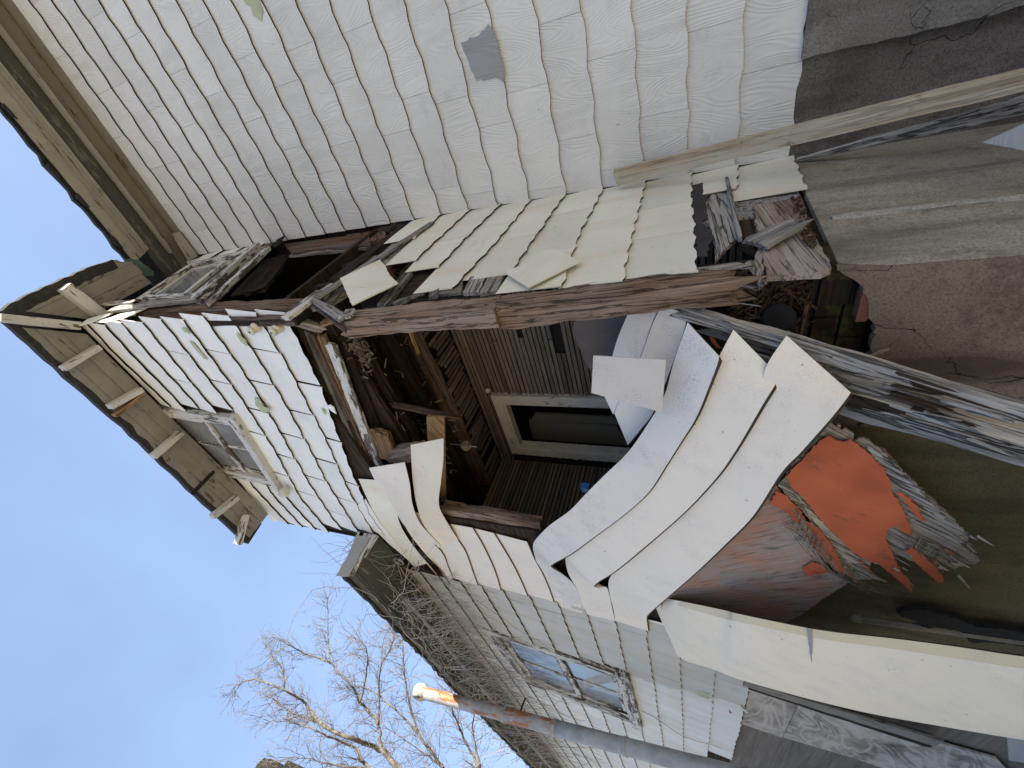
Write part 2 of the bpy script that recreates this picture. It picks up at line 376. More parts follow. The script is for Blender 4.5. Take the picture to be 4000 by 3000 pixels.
def slab(name, pts, thick, mat, parent=None, gx=None, rough=None, n=None, sel=None):
    """a flat piece of the outline pts (points in space) with its thickness behind the face; gx is the way its grain runs"""
    pts = [V(p) for p in pts]
    n = nrm(pts) if n is None else V(n)
    c = sum(pts, V())/len(pts)
    if gx is None: gx = max(((b-a) for a, b in zip(pts, pts[1:]+pts[:1])), key=lambda q: q.length)
    Mx = frame(c, gx, n); I = Mx.inverted(); lp = [I @ p for p in pts]
    if sum(a.x*b.y-a.y*b.x for a, b in zip(lp, lp[1:]+lp[:1])) < 0: lp.reverse()
    if rough: lp = roughen(lp, rough[0], rough[1], sel)
    N = len(lp); tri = geometry.tessellate_polygon([[V((p.x, p.y, 0)) for p in lp]])
    v = lp + [p - V((0, 0, thick)) for p in lp]; f = []
    for t in tri:
        a, b, d = t
        if (lp[b]-lp[a]).to_2d().cross((lp[d]-lp[a]).to_2d()) < 0: a, d = d, a
        f.append((a, b, d)); f.append((d+N, b+N, a+N))
    f += [(i, i+N, (i+1) % N+N, (i+1) % N) for i in range(N)]
    return mk(name, v, f, Mx, mat, parent)
def box(name, lo, hi, mat, parent=None):
    lo, hi = V(lo), V(hi); c = (lo+hi)/2; h = (hi-lo)/2
    v = [V((sx*h.x, sy*h.y, sz*h.z)) for sx in (-1, 1) for sy in (-1, 1) for sz in (-1, 1)]
    f = [(0, 1, 3, 2), (4, 6, 7, 5), (0, 4, 5, 1), (2, 3, 7, 6), (0, 2, 6, 4), (1, 5, 7, 3)]
    return mk(name, v, f, Matrix.Translation(c), mat, parent)
def timber(name, P0, P1, wdir, w, h, mat, parent=None, rough=.004, split=(0, 0), seg=.06, w1=None, m=4, fr=(4, 52), bow=0):
    """a squared timber, plank or batten from P0 to P1, w wide along wdir, h thick, worn along its grain"""
    P0, P1 = V(P0), V(P1); L = (P1-P0).length; x = (P1-P0)/L
    wd = V(wdir); wd = (wd - x*wd.dot(x)).normalized(); n = x.cross(wd)
    if n.dot(P0+P1) > 0: n = -n
    Mx = frame((P0+P1)/2, x, n)
    nx = max(2, int(L/seg)); w1 = w if w1 is None else w1
    ring = []
    for s, (ax, ay, bx, by) in enumerate(((-1, -1, 1, -1), (1, -1, 1, 1), (1, 1, -1, 1), (-1, 1, -1, -1))):
        k = m if s % 2 == 0 else max(1, m//2)
        for j in range(k): t = j/k; ring.append((ax+(bx-ax)*t, ay+(by-ay)*t))
    K = len(ring); sd_ = random.uniform(0, 90); v = []; f = []
    for i in range(nx+1):
        t = i/nx; X = (t-.5)*L; ww = w+(w1-w)*t
        for (a, b) in ring:
            y = a*ww/2; z = b*h/2 + bow*math.sin(math.pi*t)
            q = V((X*fr[0], y*fr[1], b*h/2*fr[1])) + V((sd_, sd_, 0))
            d = noise.noise(q)*rough*1.6 + noise.noise(q*3.1)*rough*.7
            r = V((0, a, b)).normalized()
            ex = 0
            if i == 0 and split[0]: ex = -abs(noise.noise(V((y*55, b*h*30, sd_))))*split[0]*2.2
            if i == nx and split[1]: ex = abs(noise.noise(V((y*55, b*h*30, sd_+5))))*split[1]*2.2
            v.append(V((X+ex, y, z)) + r*d)
    for i in range(nx):
        for j in range(K): f.append((i*K+j, i*K+(j+1) % K, (i+1)*K+(j+1) % K, (i+1)*K+j))
    for e, base in ((0, 0), (1, nx*K)):
        c = len(v); v.append(sum(v[base:base+K], V())/K)
        for j in range(K):
            a, b = base+j, base+(j+1) % K
            f.append((c, b, a) if e == 0 else (c, a, b))
    return mk(name, v, f, Mx, mat, parent)
def tpx(name, at, ab, bt, bb, thick, mat, parent=None, inset=0, **k):
    """timber whose two ends are given by the two edges of its visible face (points in space)"""
    at, ab, bt, bb = V(at), V(ab), V(bt), V(bb)
    P0, P1 = (at+ab)/2, (bt+bb)/2
    wd = (at-ab).normalized()+(bt-bb).normalized()
    n = (P1-P0).cross(wd).normalized()
    if n.dot(P0+P1) < 0: n = -n
    return timber(name, P0+n*(thick/2+inset), P1+n*(thick/2+inset), wd, (at-ab).length, thick, mat, parent, w1=(bt-bb).length, **k)
def tube(name, pts, rad, mat, parent=None, sides=8, smooth=True, build=True, cap=True):
    pts = [V(p) for p in pts]; v = []; f = []; N = len(pts)
    rad = [rad]*N if isinstance(rad, (int, float)) else rad
    prev = None
    for i, p in enumerate(pts):
        t = (pts[min(i+1, N-1)]-pts[max(i-1, 0)]).normalized()
        if prev is None: prev = t.orthogonal().normalized()
        a = (prev - t*prev.dot(t))
        a = a.normalized() if a.length > 1e-6 else t.orthogonal().normalized()
        prev = a; b = t.cross(a)
        for k in range(sides): q = 2*math.pi*k/sides; v.append(p + (a*math.cos(q)+b*math.sin(q))*rad[i])
    for i in range(N-1):
        for k in range(sides): f.append((i*sides+k, i*sides+(k+1) % sides, (i+1)*sides+(k+1) % sides, (i+1)*sides+k))
    if cap: f.append(tuple(range(sides-1, -1, -1))); f.append(tuple((N-1)*sides+k for k in range(sides)))
    if not build: return v, f
    c = sum(pts, V())/N
    return mk(name, [q-c for q in v], f, Matrix.Translation(c), mat, parent, smooth)
def many(name, parts, mat, parent=None, smooth=False):
    v, f = [], []
    for a, b in parts:
        o = len(v); v += a; f += [tuple(i+o for i in q) for q in b]
    c = sum(v, V())/len(v)
    return mk(name, [q-c for q in v], f, Matrix.Translation(c), mat, parent, smooth)
def lathe(name, P, axis, prof, mat, parent=None, sides=20):
    v = []; f = []
    for (r, z) in prof:
        for k in range(sides): a = 2*math.pi*k/sides; v.append(V((z, r*math.cos(a), r*math.sin(a))))
    n = len(prof)
    for i in range(n-1):
        for k in range(sides): f.append((i*sides+k, (i+1)*sides+k, (i+1)*sides+(k+1) % sides, i*sides+(k+1) % sides))
    f.append(tuple(range(sides))); f.append(tuple((n-1)*sides+k for k in range(sides-1, -1, -1)))
    return mk(name, v, f, frame(P, axis, V(axis).orthogonal()), mat, parent, True)
def crom(ps, t):
    n = len(ps)-1; x = min(max(t, 0), 1)*n; i = min(int(x), n-1); s = x-i
    a, b, c, d = ps[max(i-1, 0)], ps[i], ps[i+1], ps[min(i+2, n)]
    return .5*((2*b)+(c-a)*s+(2*a-5*b+4*c-d)*s*s+(3*b-a-3*c+d)*s*s*s)
def sheet(name, pairs, thick, mat, parent=None, nl=None, nw=6, hem=0, bulge=0, smooth=True, edge=None):
    """a thin bent strip between an upper and a lower edge"""
    Us = [V(a) for a, b in pairs]; Ls = [V(b) for a, b in pairs]; nl = nl or 6*(len(pairs)-1)
    gr = []
    for i in range(nl+1):
        t = i/nl; a, b = crom(Us, t), crom(Ls, t); gr.append([a.lerp(b, j/nw) for j in range(nw+1)])
    def gn(i, j):
        p = gr[min(i+1, nl)][j]-gr[max(i-1, 0)][j]; q = gr[i][min(j+1, nw)]-gr[i][max(j-1, 0)]
        return p.cross(q).normalized()
    sg = 1 if sum(gn(i, nw//2).dot(gr[i][nw//2]) for i in range(nl//2, nl+1)) < 0 else -1
    N = [[gn(i, j)*sg for j in range(nw+1)] for i in range(nl+1)]
    F = [[gr[i][j]+N[i][j]*bulge*math.sin(math.pi*j/nw) for j in range(nw+1)] for i in range(nl+1)]
    c = sum((F[i][nw//2] for i in range(nl+1)), V())/(nl+1)
    W = nw+1; v = [F[i][j]-c for i in range(nl+1) for j in range(W)]; o = len(v)
    v += [F[i][j]-N[i][j]*thick-c+((gr[i][nw]-gr[i][nw-1]).normalized()*hem if j == nw else V()) for i in range(nl+1) for j in range(W)]
    f = []; mids = []
    for i in range(nl):
        for j in range(nw):
            q = (i*W+j, (i+1)*W+j, (i+1)*W+j+1, i*W+j+1)
            if sg < 0: q = q[::-1]
            f.append(q); mids.append(0); f.append(tuple(k+o for k in q[::-1])); mids.append(0)
        for j in (0, nw): f.append((i*W+j, (i+1)*W+j, (i+1)*W+j+o, i*W+j+o)); mids.append(1 if edge else 0)
    for i in (0, nl):
        for j in range(nw): f.append((i*W+j, i*W+j+1, i*W+j+1+o, i*W+j+o)); mids.append(1 if edge else 0)
    return mk(name, v, f, Matrix.Translation(c), [mat, edge] if edge else mat, parent, False, mids)
def lerpf(pts):
    pts = sorted(pts)
    def f(x):
        if x <= pts[0][0]: (a, b), (c, d) = pts[0], pts[1]
        elif x >= pts[-1][0]: (a, b), (c, d) = pts[-2], pts[-1]
        else:
            for (a, b), (c, d) in zip(pts, pts[1:]):
                if a <= x <= c: break
        return b+(d-b)*(x-a)/(c-a+1e-9)
    return f
def course(parent, axis, base, ztop, zbot, segs, mat, amp=.008, period=.3, thick=.007, lift=.010, skew=0, name='shingle', ph=0, jit=.002, low=None, edge='dirt_shade_edge'):
    """one course of siding shingles; axis 'y': wall faces -y at y=base, runs along x; axis 'x': faces +x at x=base, runs along y"""
    for (a, b) in segs:
        L = b-a; nseg = max(3, int(L/min(.05, period/7.5))); cu = (a+b)/2; cz = zbot(cu)
        dj = random.uniform(-jit, jit); tl = random.uniform(-jit, jit)*.6; lf = lift*random.uniform(.9, 1.2)
        top, bot, bk = [], [], []
        for i in range(nseg+1):
            u = a+L*i/nseg
            zb = zbot(u) + amp*math.sin(2*math.pi*u/period+ph) + amp*.4*math.sin(2*math.pi*u/(period*.43)+ph*2) + dj + tl*(i/nseg-.5)
            zt = ztop(u)+.022
            if low: zb = max(zb, low(u))
            sk_ = skew*(zb-cz)
            top.append(V((u-cu+skew*(zt-cz), zt-cz, .002))); bot.append(V((u-cu+sk_, zb-cz, thick+lf))); bk.append(V((u-cu+sk_, zb-cz, lf)))
        n = nseg+1; v = top+bot+bk; f = []; mi = []
        for i in range(nseg):
            f.append((n+i, n+i+1, i+1, i)); mi.append(0)
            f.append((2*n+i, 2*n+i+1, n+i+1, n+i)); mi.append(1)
        f.append((0, 2*n, n)); mi.append(0); f.append((n-1, 2*n-1, 3*n-1)); mi.append(0)
        if axis == 'y': Mx = Matrix(((1, 0, 0, cu), (0, 0, -1, base), (0, 1, 0, cz), (0, 0, 0, 1)))
        else: Mx = Matrix(((0, 0, 1, base), (1, 0, 0, cu), (0, 1, 0, cz), (0, 0, 0, 1)))
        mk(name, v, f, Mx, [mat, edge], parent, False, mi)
def joints(u0, u1, wdt, off, gap=.003, jit=.0):
    k = math.floor((u0-off)/wdt); out = []; a = u0
    while a < u1-1e-4:
        k += 1; b = min(off+k*wdt+random.uniform(-jit, jit), u1)
        if b-a > .03: out.append((a+gap/2, b-gap/2)); a = b
        elif b >= u1: break
    return out
# ================================================================== ground
g_ = mk('ground', [V((-300, -300, GROUND)), V((300, -300, GROUND)), V((300, 300, GROUND)), V((-300, 300, GROUND))], [(0, 1, 2, 3)], Matrix(), 'ground'); g_['kind'] = 'structure'
# ================================================================== main house: long grey shingled wall, eave, foundation
YA, XB, YC = 3.14, -.935, 1.76
house = thing('main_house', 'tall grey shingled house wall with a deep dirty eave above it', 'house', (1.5, 3.3, GROUND))
box('wall_sheathing', (XB-.01, 3.145, -.50), (5.2, 3.30, 5.08), 'dark_wood', house)
AZ = [5.022, 4.809, 4.567, 4.336, 4.095, 3.862, 3.637, 3.391, 3.156, 2.914, 2.67, 2.416, 2.173, 1.913, 1.669, 1.409, 1.153, .88, .617, .354, .079, -.19, -.468]
XR = lambda z: 1.55 if z > 1 else 1.0
offs = [.0, .21, -.09, .52, .3, .12, .45, .25, .02, .38, .16, -.29, .07, .30, .48, -.21+.61, .2, .35, .02, -.21, .05, .4, .15]
for i in range(1, len(AZ)):
    zt, zb = AZ[i-1], AZ[i]
    course(house, 'y', YA, lambda u, z=zt: z, lambda u, z=zb: z, joints(XB+.004, XR(zb), .61, offs[i], .0016), 'shingle_grey', amp=.0075, period=.305, ph=i*2.1, thick=.010, lift=.010)
# eave: frieze, bed moulding, soffit, fascia, roof
XE0, XE1 = -.70, 5.2
slab('frieze_board', [V((-1.7, 3.135, 5.0)), V((XE1, 3.135, 5.0)), V((XE1, 3.125, 5.16)), V((-1.7, 3.125, 5.16))], .02, 'eave_brown', house, gx=(1, 0, 0))
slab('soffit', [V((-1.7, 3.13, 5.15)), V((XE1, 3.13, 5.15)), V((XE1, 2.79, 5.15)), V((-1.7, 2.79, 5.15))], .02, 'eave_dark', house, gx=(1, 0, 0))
slab('soffit_board', [V((-1.2, 3.12, 5.128)), V((XE1, 3.12, 5.128)), V((XE1, 2.99, 5.128)), V((-1.2, 2.99, 5.128))], .018, 'eave_brown', house, gx=(1, 0, 0))
timber('bed_moulding', (XE0-.12, 2.97, 5.112), (XE1, 2.97, 5.112), (0, 1, 0), .035, .04, 'eave_paint', house, rough=.001, seg=.2)
slab('fascia', [V((XE0, 2.80, 5.10)), V((XE1, 2.80, 5.10)), V((XE1, 2.625, 5.15)), V((XE0-.06, 2.625, 5.15))], .03, 'eave_paint', house, gx=(1, 0, 0))
for yy, zz in ((2.765, 5.106), (2.735, 5.115), (2.70, 5.124)):
    timber('crown_bead', (XE0, yy, zz), (XE1, yy, zz), (0, 1, 0), .012, .012, 'eave_paint', house, rough=.0008, seg=.25, m=2)
rng = random.Random(3)
edge = [(-1.7+i*.075, 2.585+rng.uniform(-.018, .014)+max(0, (XE0-.1)-(-1.7+i*.075))*.25) for i in range(int((XE1+1.7)/.075)+2)]
vv = [V((x, y, 5.165)) for x, y in edge] + [V((x, y, 5.205)) for x, y in edge] + [V((x, 6.6, 7.8)) for x, y in edge] + [V((x, 6.6, 7.7)) for x, y in edge]
n_ = len(edge); ff = []
for i in range(n_-1):
    for r in range(4): ff.append((r*n_+i, r*n_+i+1, ((r+1) % 4)*n_+i+1, ((r+1) % 4)*n_+i))
ff += [(0, n_, 2*n_, 3*n_), (n_-1, 4*n_-1, 3*n_-1, 2*n_-1)]
mk('roof', vv, ff, Matrix(), 'roofing', house)
box('roof_ridge_wall', (XB, 6.5, -2.6), (5.2, 6.6, 7.74), 'dark_wood', house)
# hanging ragged roof edge scraps and the return block near the bay
for p, wd in ((c1((510, 1240))[0], .03), (c1((330, 1060))[0], .025), (c1((60, 690))[0], .02), (c1((725, 1500))[0], .04)):
    q = PZ(p, 5.15); slab('torn_roof_edge', [q+V((-.07, .02, 0)), q+V((.07, .02, 0)), q+V((.05, -wd, -.01)), q+V((-.03, -wd*.6, -.02))], .01, 'roofing', house, rough=(.02, .006))
slab('return_block', [PP(p, (0, 3.0, 5.05), (0, -.6, -.8)) for p in c1((1060, 1445), (1112, 1432), (1222, 1580), (1160, 1612))], .05, 'eave_paint', house)
slab('verdigris_flashing', [PZ(p, 5.0) for p in c4((770, 100), (860, 105), (890, 130), (950, 175), (950, 205), (900, 205), (850, 160), (800, 130))], .008, 'copper', house, rough=(.03, .01))
# foundation of the main house: thicker pale coat to the right, cracked bare coat to the left
box('stucco_foundation', (XB-.06, 3.125, GROUND), (5.2, 3.3, -.46), 'stucco_dark', house); box('end_wall', (5.2, 3.1, GROUND), (5.3, 6.6, 7.4), 'dark_wood', house)
slab('thick_stucco_coat', [V((-.45, 3.085, -.465)), V((3, 3.085, -.465)), V((3, 3.06, GROUND)), V((-.44, 3.06, GROUND))], .06, 'stucco_a', house, rough=(.07, .006), sel=(3,))
# cracks and chips standing open in the bare coat
for pl in (c3((1085, 320), (1055, 400), (1050, 470), (1035, 540), (1020, 610), (1018, 700)), c3((1230, 300), (1290, 270), (1480, 265), (1600, 250), (1800, 210)), c3((890, 920), (960, 870), (1090, 860), (1200, 830))):
    v_, f_ = tube('', [PY(p, 3.124)+V((0, -.001, random.uniform(-.004, .004))) for p in pl], [.001]+[.0025]*(len(pl)-2)+[.001], 'black', sides=5, build=False); many('plaster_crack', [(v_, f_)], 'stucco_brown', house)
# sooty smudges, repaint patch and peeled paint lie flat on single shingles
def patch(name, pts, rows, mat, par, rough=(.02, .006), th=.0012):
    y0, out, fs = rows; m = (sum(p[0] for p in pts)/len(pts), sum(p[1] for p in pts)/len(pts)); c = PY(m, y0-.02)
    zz = [f(c.x) for f in fs]; zb = max([z for z in zz if z < c.z+.02] or [c.z-.1])
    return slab(name, [PP(p, (0, y0-out, zb), (0, -1, out/.29)) for p in pts], th, mat, par, rough=rough, n=(0, -1, out/.29))
M['patch_grey'] = shingle_paint('grey_patch_paint', (.30, .30, .30), .8, .3)
M['bare_green'] = flat('bare_green_shingle', (.44, .47, .30), .8, .2, 9)
pa = (YA, .0265, [lambda x, z=z: z for z in AZ])
patch('repainted_patch', c2((790, 262), (905, 215), (958, 150), (985, 178), (1015, 260), (1030, 340), (1058, 440), (1055, 505), (1000, 478), (890, 500), (855, 440)), pa, 'patch_grey', house)
patch('peeled_paint', c1((1490, -30), (1590, -30), (1625, 80), (1610, 130), (1560, 95), (1545, 40), (1520, 30)), pa, 'bare_green', house)
# ================================================================== the collapsed two-storey bay
bay = thing('collapsed_bay', 'white two storey bay of the house with its lower front torn open', 'house extension', (-2.4, 2.4, GROUND))
# --- front of the upper storey: sagging white shingles
def PC(p): return PY(p, YC)
rowsC = [
 [(355, 1259), (466, 1381), (585, 1493), (673, 1577), (881, 1857), (1033, 2022)],
 [(417, 1254), (540, 1390), (651, 1503), (732, 1590), (937, 1872), (1085, 2040)],
 [(488, 1253), (597, 1378), (715, 1504), (798, 1598), (995, 1890), (1147, 2055)],
 [(567, 1247), (677, 1384), (786, 1519), (862, 1607), (1078, 1932), (1206, 2071)],
 [(650, 1247), (765, 1394), (860, 1516), (933, 1609), (1132, 1942), (1259, 2082)],
 [(733, 1245), (838, 1387), (944, 1534), (1011, 1637), (1087, 1758), (1181, 1937), (1293, 2071)],
 [(822, 1245), (936, 1406), (1018, 1531), (1104, 1675), (1210, 1872), (1308, 2020), (1362, 2082)],
 [(920, 1240), (1028, 1402), (1116, 1553), (1184, 1675), (1293, 1890), (1416, 2085)],
 [(1028, 1234), (1132, 1413), (1205, 1558), (1275, 1695), (1373, 1912), (1463, 2067), (1510, 2120)],
 [(1143, 1256), (1194, 1356), (1256, 1482), (1312, 1640), (1373, 1810), (1452, 2002), (1530, 2110), (1595, 2185)]]
zC = [lerpf([(PC(p).x, PC(p).z) for p in r]) for r in rowsC]
XL = -3.83
WTR, WBR, WBL, WTL = PC((613, 1584)), PC((942, 1620)), PC((1110, 1893)), PC((855, 1836))
xw0, xw1 = (WTL.x+WBL.x)/2-.0, (WTR.x+WBR.x)/2+.0
lens = [.66, .62, .60, .61, .60, .61, .60, .61, .60]
for k in range(0, len(zC)):
    zt = (lambda u, k=k: min(zC[k-1](u), 4.76)) if k else (lambda u: 4.76)
    off = XB-(.0 if k % 2 else .31)
    x1 = XB+.012; segs = []
    for (a, b) in joints(XL + (.0 if k < 6 else .02*k), x1, .61, off, .0012):
        if k <= 4 and b > xw0 and a < xw1:               # cut round the window
            if a < xw0-.06: segs.append((a, xw0))
            if b > xw1+.06: segs.append((xw1, b))
        else: segs.append((a, b))
    if k == 0: segs = [s for s in segs if zC[0]((s[0]+s[1])/2) < 4.74]
    course(bay, 'y', YC-.012, zt, zC[k], segs, 'shingle_white', amp=.006, period=.2, thick=.010, lift=.013, skew=.13, ph=k*1.7, jit=.003)
# last course's long torn end and the broken corner below it
slab('shingle', [PY(p, YC-.03) for p in c7((990, 0), (1080, 150), (1165, 250), (1265, 385), (1225, 350), (1130, 270), (1010, 150), (940, 40))], .007, 'shingle_white', bay, gx=(1, 0, 0))
slab('broken_shingle_tip', [PY(p, YC-.05) for p in R2((1500, 1380), (1545, 1365), (1590, 1395), (1622, 1480), (1560, 1440))], .007, 'shingle_white', bay)
for lo, hi in (((-3.80, YC+.002, 2.60), (xw0+.06, YC+.03, 4.76)), ((xw1-.06, YC+.002, 2.60), (XB-.03, YC+.03, 4.76)), ((xw0+.06, YC+.002, 2.60), (xw1-.06, YC+.03, 3.60))): box('wall_sheathing', lo, hi, 'dark_wood', bay)
# peeled paint showing the old green
pcn = (YC-.012, .034, zC)
for pl in (R2((390, 470), (400, 520), (450, 590), (510, 645), (530, 620), (500, 560), (440, 510)), R2((612, 1275), (625, 1370), (690, 1440), (740, 1465), (810, 1440), (790, 1410), (720, 1380), (690, 1310)),
           R1((1390, 580), (1430, 640), (1510, 730), (1570, 800), (1620, 805), (1560, 740), (1480, 640), (1440, 590)), R1((1290, 420), (1330, 470), (1400, 490), (1380, 450), (1330, 410)), R2((1430, 1400), (1470, 1470), (1495, 1490), (1480, 1430))):
    patch('peeled_paint', pl, pcn, 'bare_green', bay, (.012, .004))
# --- windows, built from four corners
def window(parent, TL, TR, BR, BL, out, nv, nh, cas, glass, mat, sash_mat, meet=None, name='window'):
    out = V(out)
    def W(s, t, d=0): return (TL.lerp(TR, s)).lerp(BL.lerp(BR, s), t) + out*d
    def bar(nm, s0, t0, s1, t1, d1, d0, m_, par):
        return slab(nm, [W(s0, t0, d1), W(s1, t0, d1), W(s1, t1, d1), W(s0, t1, d1)], d1-d0, m_, par, gx=(W(s1, t0)-W(s0, t0)) if abs(s1-s0) > abs(t1-t0) else (W(s0, t1)-W(s0, t0)), n=out)
    a, b = cas
    win = bar(name, a*.9, b*.9, 1-a*.9, 1-b*.9, -.075, -.095, 'black', parent)
    bar('casing', 0, 0, a, 1-b, .028, -.07, mat, win); bar('casing', 1-a, 0, 1, 1-b, .028, -.07, mat, win)
    bar('casing', a, 0, 1-a, b, .028, -.07, mat, win); bar('sill', -.03, 1-b, 1.03, 1, .06, -.07, mat, win)
    m = meet or .5; fr = .055
    for (t0, t1, d) in ((b, m+.03, -.004), (m-.03, 1-b, -.024)):
        s0, s1 = a, 1-a; th = .024
        bar('sash_rail', s0, t0, s1, t0+fr*.8, d, d-th, sash_mat, win); bar('sash_rail', s0, t1-fr, s1, t1, d, d-th, sash_mat, win)
        bar('sash_stile', s0, t0+fr*.8, s0+fr, t1-fr, d, d-th, sash_mat, win); bar('sash_stile', s1-fr, t0+fr*.8, s1, t1-fr, d, d-th, sash_mat, win)
        g0, g1, h0, h1 = s0+fr, s1-fr, t0+fr*.8, t1-fr
        for i in range(nv):
            for j in range(nh):
                bar('pane', g0+(g1-g0)*i/nv, h0+(h1-h0)*j/nh, g0+(g1-g0)*(i+1)/nv, h0+(h1-h0)*(j+1)/nh, d-.010, d-.014, glass, win)
        for i in range(1, nv): s = g0+(g1-g0)*i/nv; bar('muntin', s-.014, h0, s+.014, h1, d, d-.02, sash_mat, win)
        for j in range(1, nh): t = h0+(h1-h0)*j/nh; bar('muntin', g0, t-.014, g1, t+.014, d-.002, d-.018, sash_mat, win)
    return win
o_ = V((0, -.022, 0))
window(bay, WTL+o_, WTR+o_, WBR+o_, WBL+o_, (0, -1, 0), 2, 1, (.10, .075), 'glass', 'white_paint', 'trim_paint')
# --- roof of the bay: soffit boards, brackets, roof edge, ragged shingles
ZS = 4.75
ytips = [1.72, 1.60, 1.49, 1.395]
for a, b in zip(ytips, ytips[1:]):
    z0 = ZS+random.uniform(0, .006)
    slab('soffit_board', [V((-3.62, a-.003, z0)), V((-1.0-(1.72-a)*-.9, a-.003, z0)), V((-1.0-(1.72-b)*-.9, b, z0-.01)), V((-3.62, b, z0-.01))], .02, 'soffit_paint', bay, gx=(1, 0, 0))
for xa, xb in ((-.905, -.80), (-.797, -.69), (-.687, -.60)):
    z0 = ZS+random.uniform(0, .006)
    slab('soffit_board', [V((xa, 1.80-(xa+.905)*1.1, z0)), V((xa, 2.42, z0)), V((xb, 2.40 if xb < -.65 else 2.27, z0)), V((xb, 1.80-(xb+.905)*1.1, z0))], .02, 'soffit_paint', bay, gx=(0, 1, 0), rough=(.04, .015), sel=(1,))
def bracket(pa_, pb_, wd=.045, dp=.085, mat='white_paint', zb=4.655):
    a, b = PZ(pa_, zb), PZ(pb_, zb); x = (b-a).normalized(); s = V((-x.y, x.x, 0))
    timber('bracket', a+V((0, 0, dp/2)), b+V((0, 0, dp/2)), s, wd, dp, mat, bay, rough=.0025, seg=.08)
bracket((255, 1440), (394, 1356)); bracket((437, 1590), (560, 1522)); bracket((455, 1625), (562, 1540), .03, .07, 'rot_orange')
bracket((608, 1786), (716, 1690)); bracket((838, 2022), (934, 1944)); bracket((940, 2128), (968, 2012), .05)
bracket((262, 1118), (420, 1240), .085, .10); bracket((6, 1240), (318, 1273), .06, .09)
slab('soffit_gap', [PZ(p, 4.735) for p in ((745, 1928), (832, 1838), (841, 1846), (757, 1934))], .01, 'black', bay)
# roof shell and its drooping dark edge
eave = [(-3.66, 1.335), (-3.3, 1.345), (-2.8, 1.36), (-2.3, 1.375), (-1.9, 1.385), (-1.5, 1.385), (-1.1, 1.385), (-.8, 1.39), (-.60, 1.385)]
side = [(-.575, 1.5), (-.57, 1.7), (-.575, 1.9), (-.58, 2.08), (-.60, 2.28)]
rim = []
for (a, b) in zip(eave+side, (eave+side)[1:]):
    for j in range(4):
        t = j/4; rim.append((a[0]+(b[0]-a[0])*t+rng.uniform(-.006, .006), a[1]+(b[1]-a[1])*t+rng.uniform(-.010, .006)))
rim.append((-.60, 2.28))
R0 = [V((x, y, ZS-.012)) for x, y in rim]; R1_ = [V((x, y, ZS+.06)) for x, y in rim]
inn = [V((min(max(x, -3.3), -1.5), max(y, 3.0) if y > 1.6 else 3.0, ZS+.75)) for x, y in rim]
nr = len(rim); ff = [(i, i+1, nr+i+1, nr+i) for i in range(nr-1)] + [(nr+i, nr+i+1, 2*nr+i+1, 2*nr+i) for i in range(nr-1)]
ib = [V((min(max(x, -3.66), -.86), max(y, 1.60), ZS+.03)) for x, y in rim]
ff += [(i+1, i, 3*nr+i, 3*nr+i+1) for i in range(nr-1)]
mk('roof', R0+R1_+inn+ib, ff, Matrix(), 'roofing', bay)
box('attic_back', (-4.0, 3.2, 2.2), (XB-.012, 3.23, 5.15), 'dark_wood', bay); box('upper_ceiling', (-3.8, 1.80, 4.79), (XB-.06, 3.2, 4.81), 'dark_wood', bay)
# --- right-hand return of the bay (faces the viewer's right)
ZB = {}
rowsB = [
 [(1622, 857), (1560, 905), (1492, 960), (1440, 1010)],
 [(1727, 841), (1611, 944), (1550, 1000), (1513, 1036)],
 [(1839, 823), (1788, 868), (1692, 959), (1636, 1013), (1600, 1053)],
 [(1958, 803), (1842, 915), (1739, 1024)],
 [(2079, 778), (1996, 886), (1929, 966), (1846, 1053), (1817, 1085)],
 [(2221, 750), (2148, 848), (2059, 987), (2037, 1019)],
 [(2363, 728), (2319, 816), (2268, 911), (2218, 1064), (2196, 1133)],
 [(2525, 709), (2496, 816), (2471, 937), (2446, 1047), (2439, 1095)],
 [(2704, 658), (2704, 785), (2723, 1044)],
 [(2885, 620), (2872, 791)],
 [(3087, 595), (3151, 747)]]
def PB(p, d=0): return PX(p, XB+d)
zB = [lerpf([(PB(p).y, PB(p).z) for p in r]) for r in rowsB]
ends = [(2.75, 3.125), (2.30, 3.125), (2.20, 3.125), (1.98, 3.125), (1.99, 3.125), (1.75, 3.125), (1.75, 3.125), (1.77, 3.125), (2.55, 3.125), (2.57, 3.125)]
lo_ = [2.67, 2.26, 2.12, 1.83, 1.93, 1.755, 1.76, 1.79]
jo = [2.68, 2.62, 2.55, 2.72, 2.44, 2.65, 2.42, 2.52]
for k in range(1, 11):
    if k <= 8:
        a0 = lo_[k-1]; j = jo[k-1]
        segs = [(a0, j-.002), (j+.002, 3.125)] if j-a0 > .05 else [(a0, 3.125)]
        if k in (6, 8): segs = [(a0, a0+.42), (a0+.424, j+.1), (j+.104, 3.125)]
    else: segs = [(2.56, 3.12)] if k == 10 else [(2.72, 3.12)]
    course(bay, 'x', XB-.004, zB[k-1], zB[k], segs, 'shingle_cream', amp=.006, period=.17, lift=.012, ph=k, jit=.005)
box('wall_sheathing', (XB-.035, 2.35, -.45), (XB-.008, 3.13, 2.12), 'old_wood', bay)
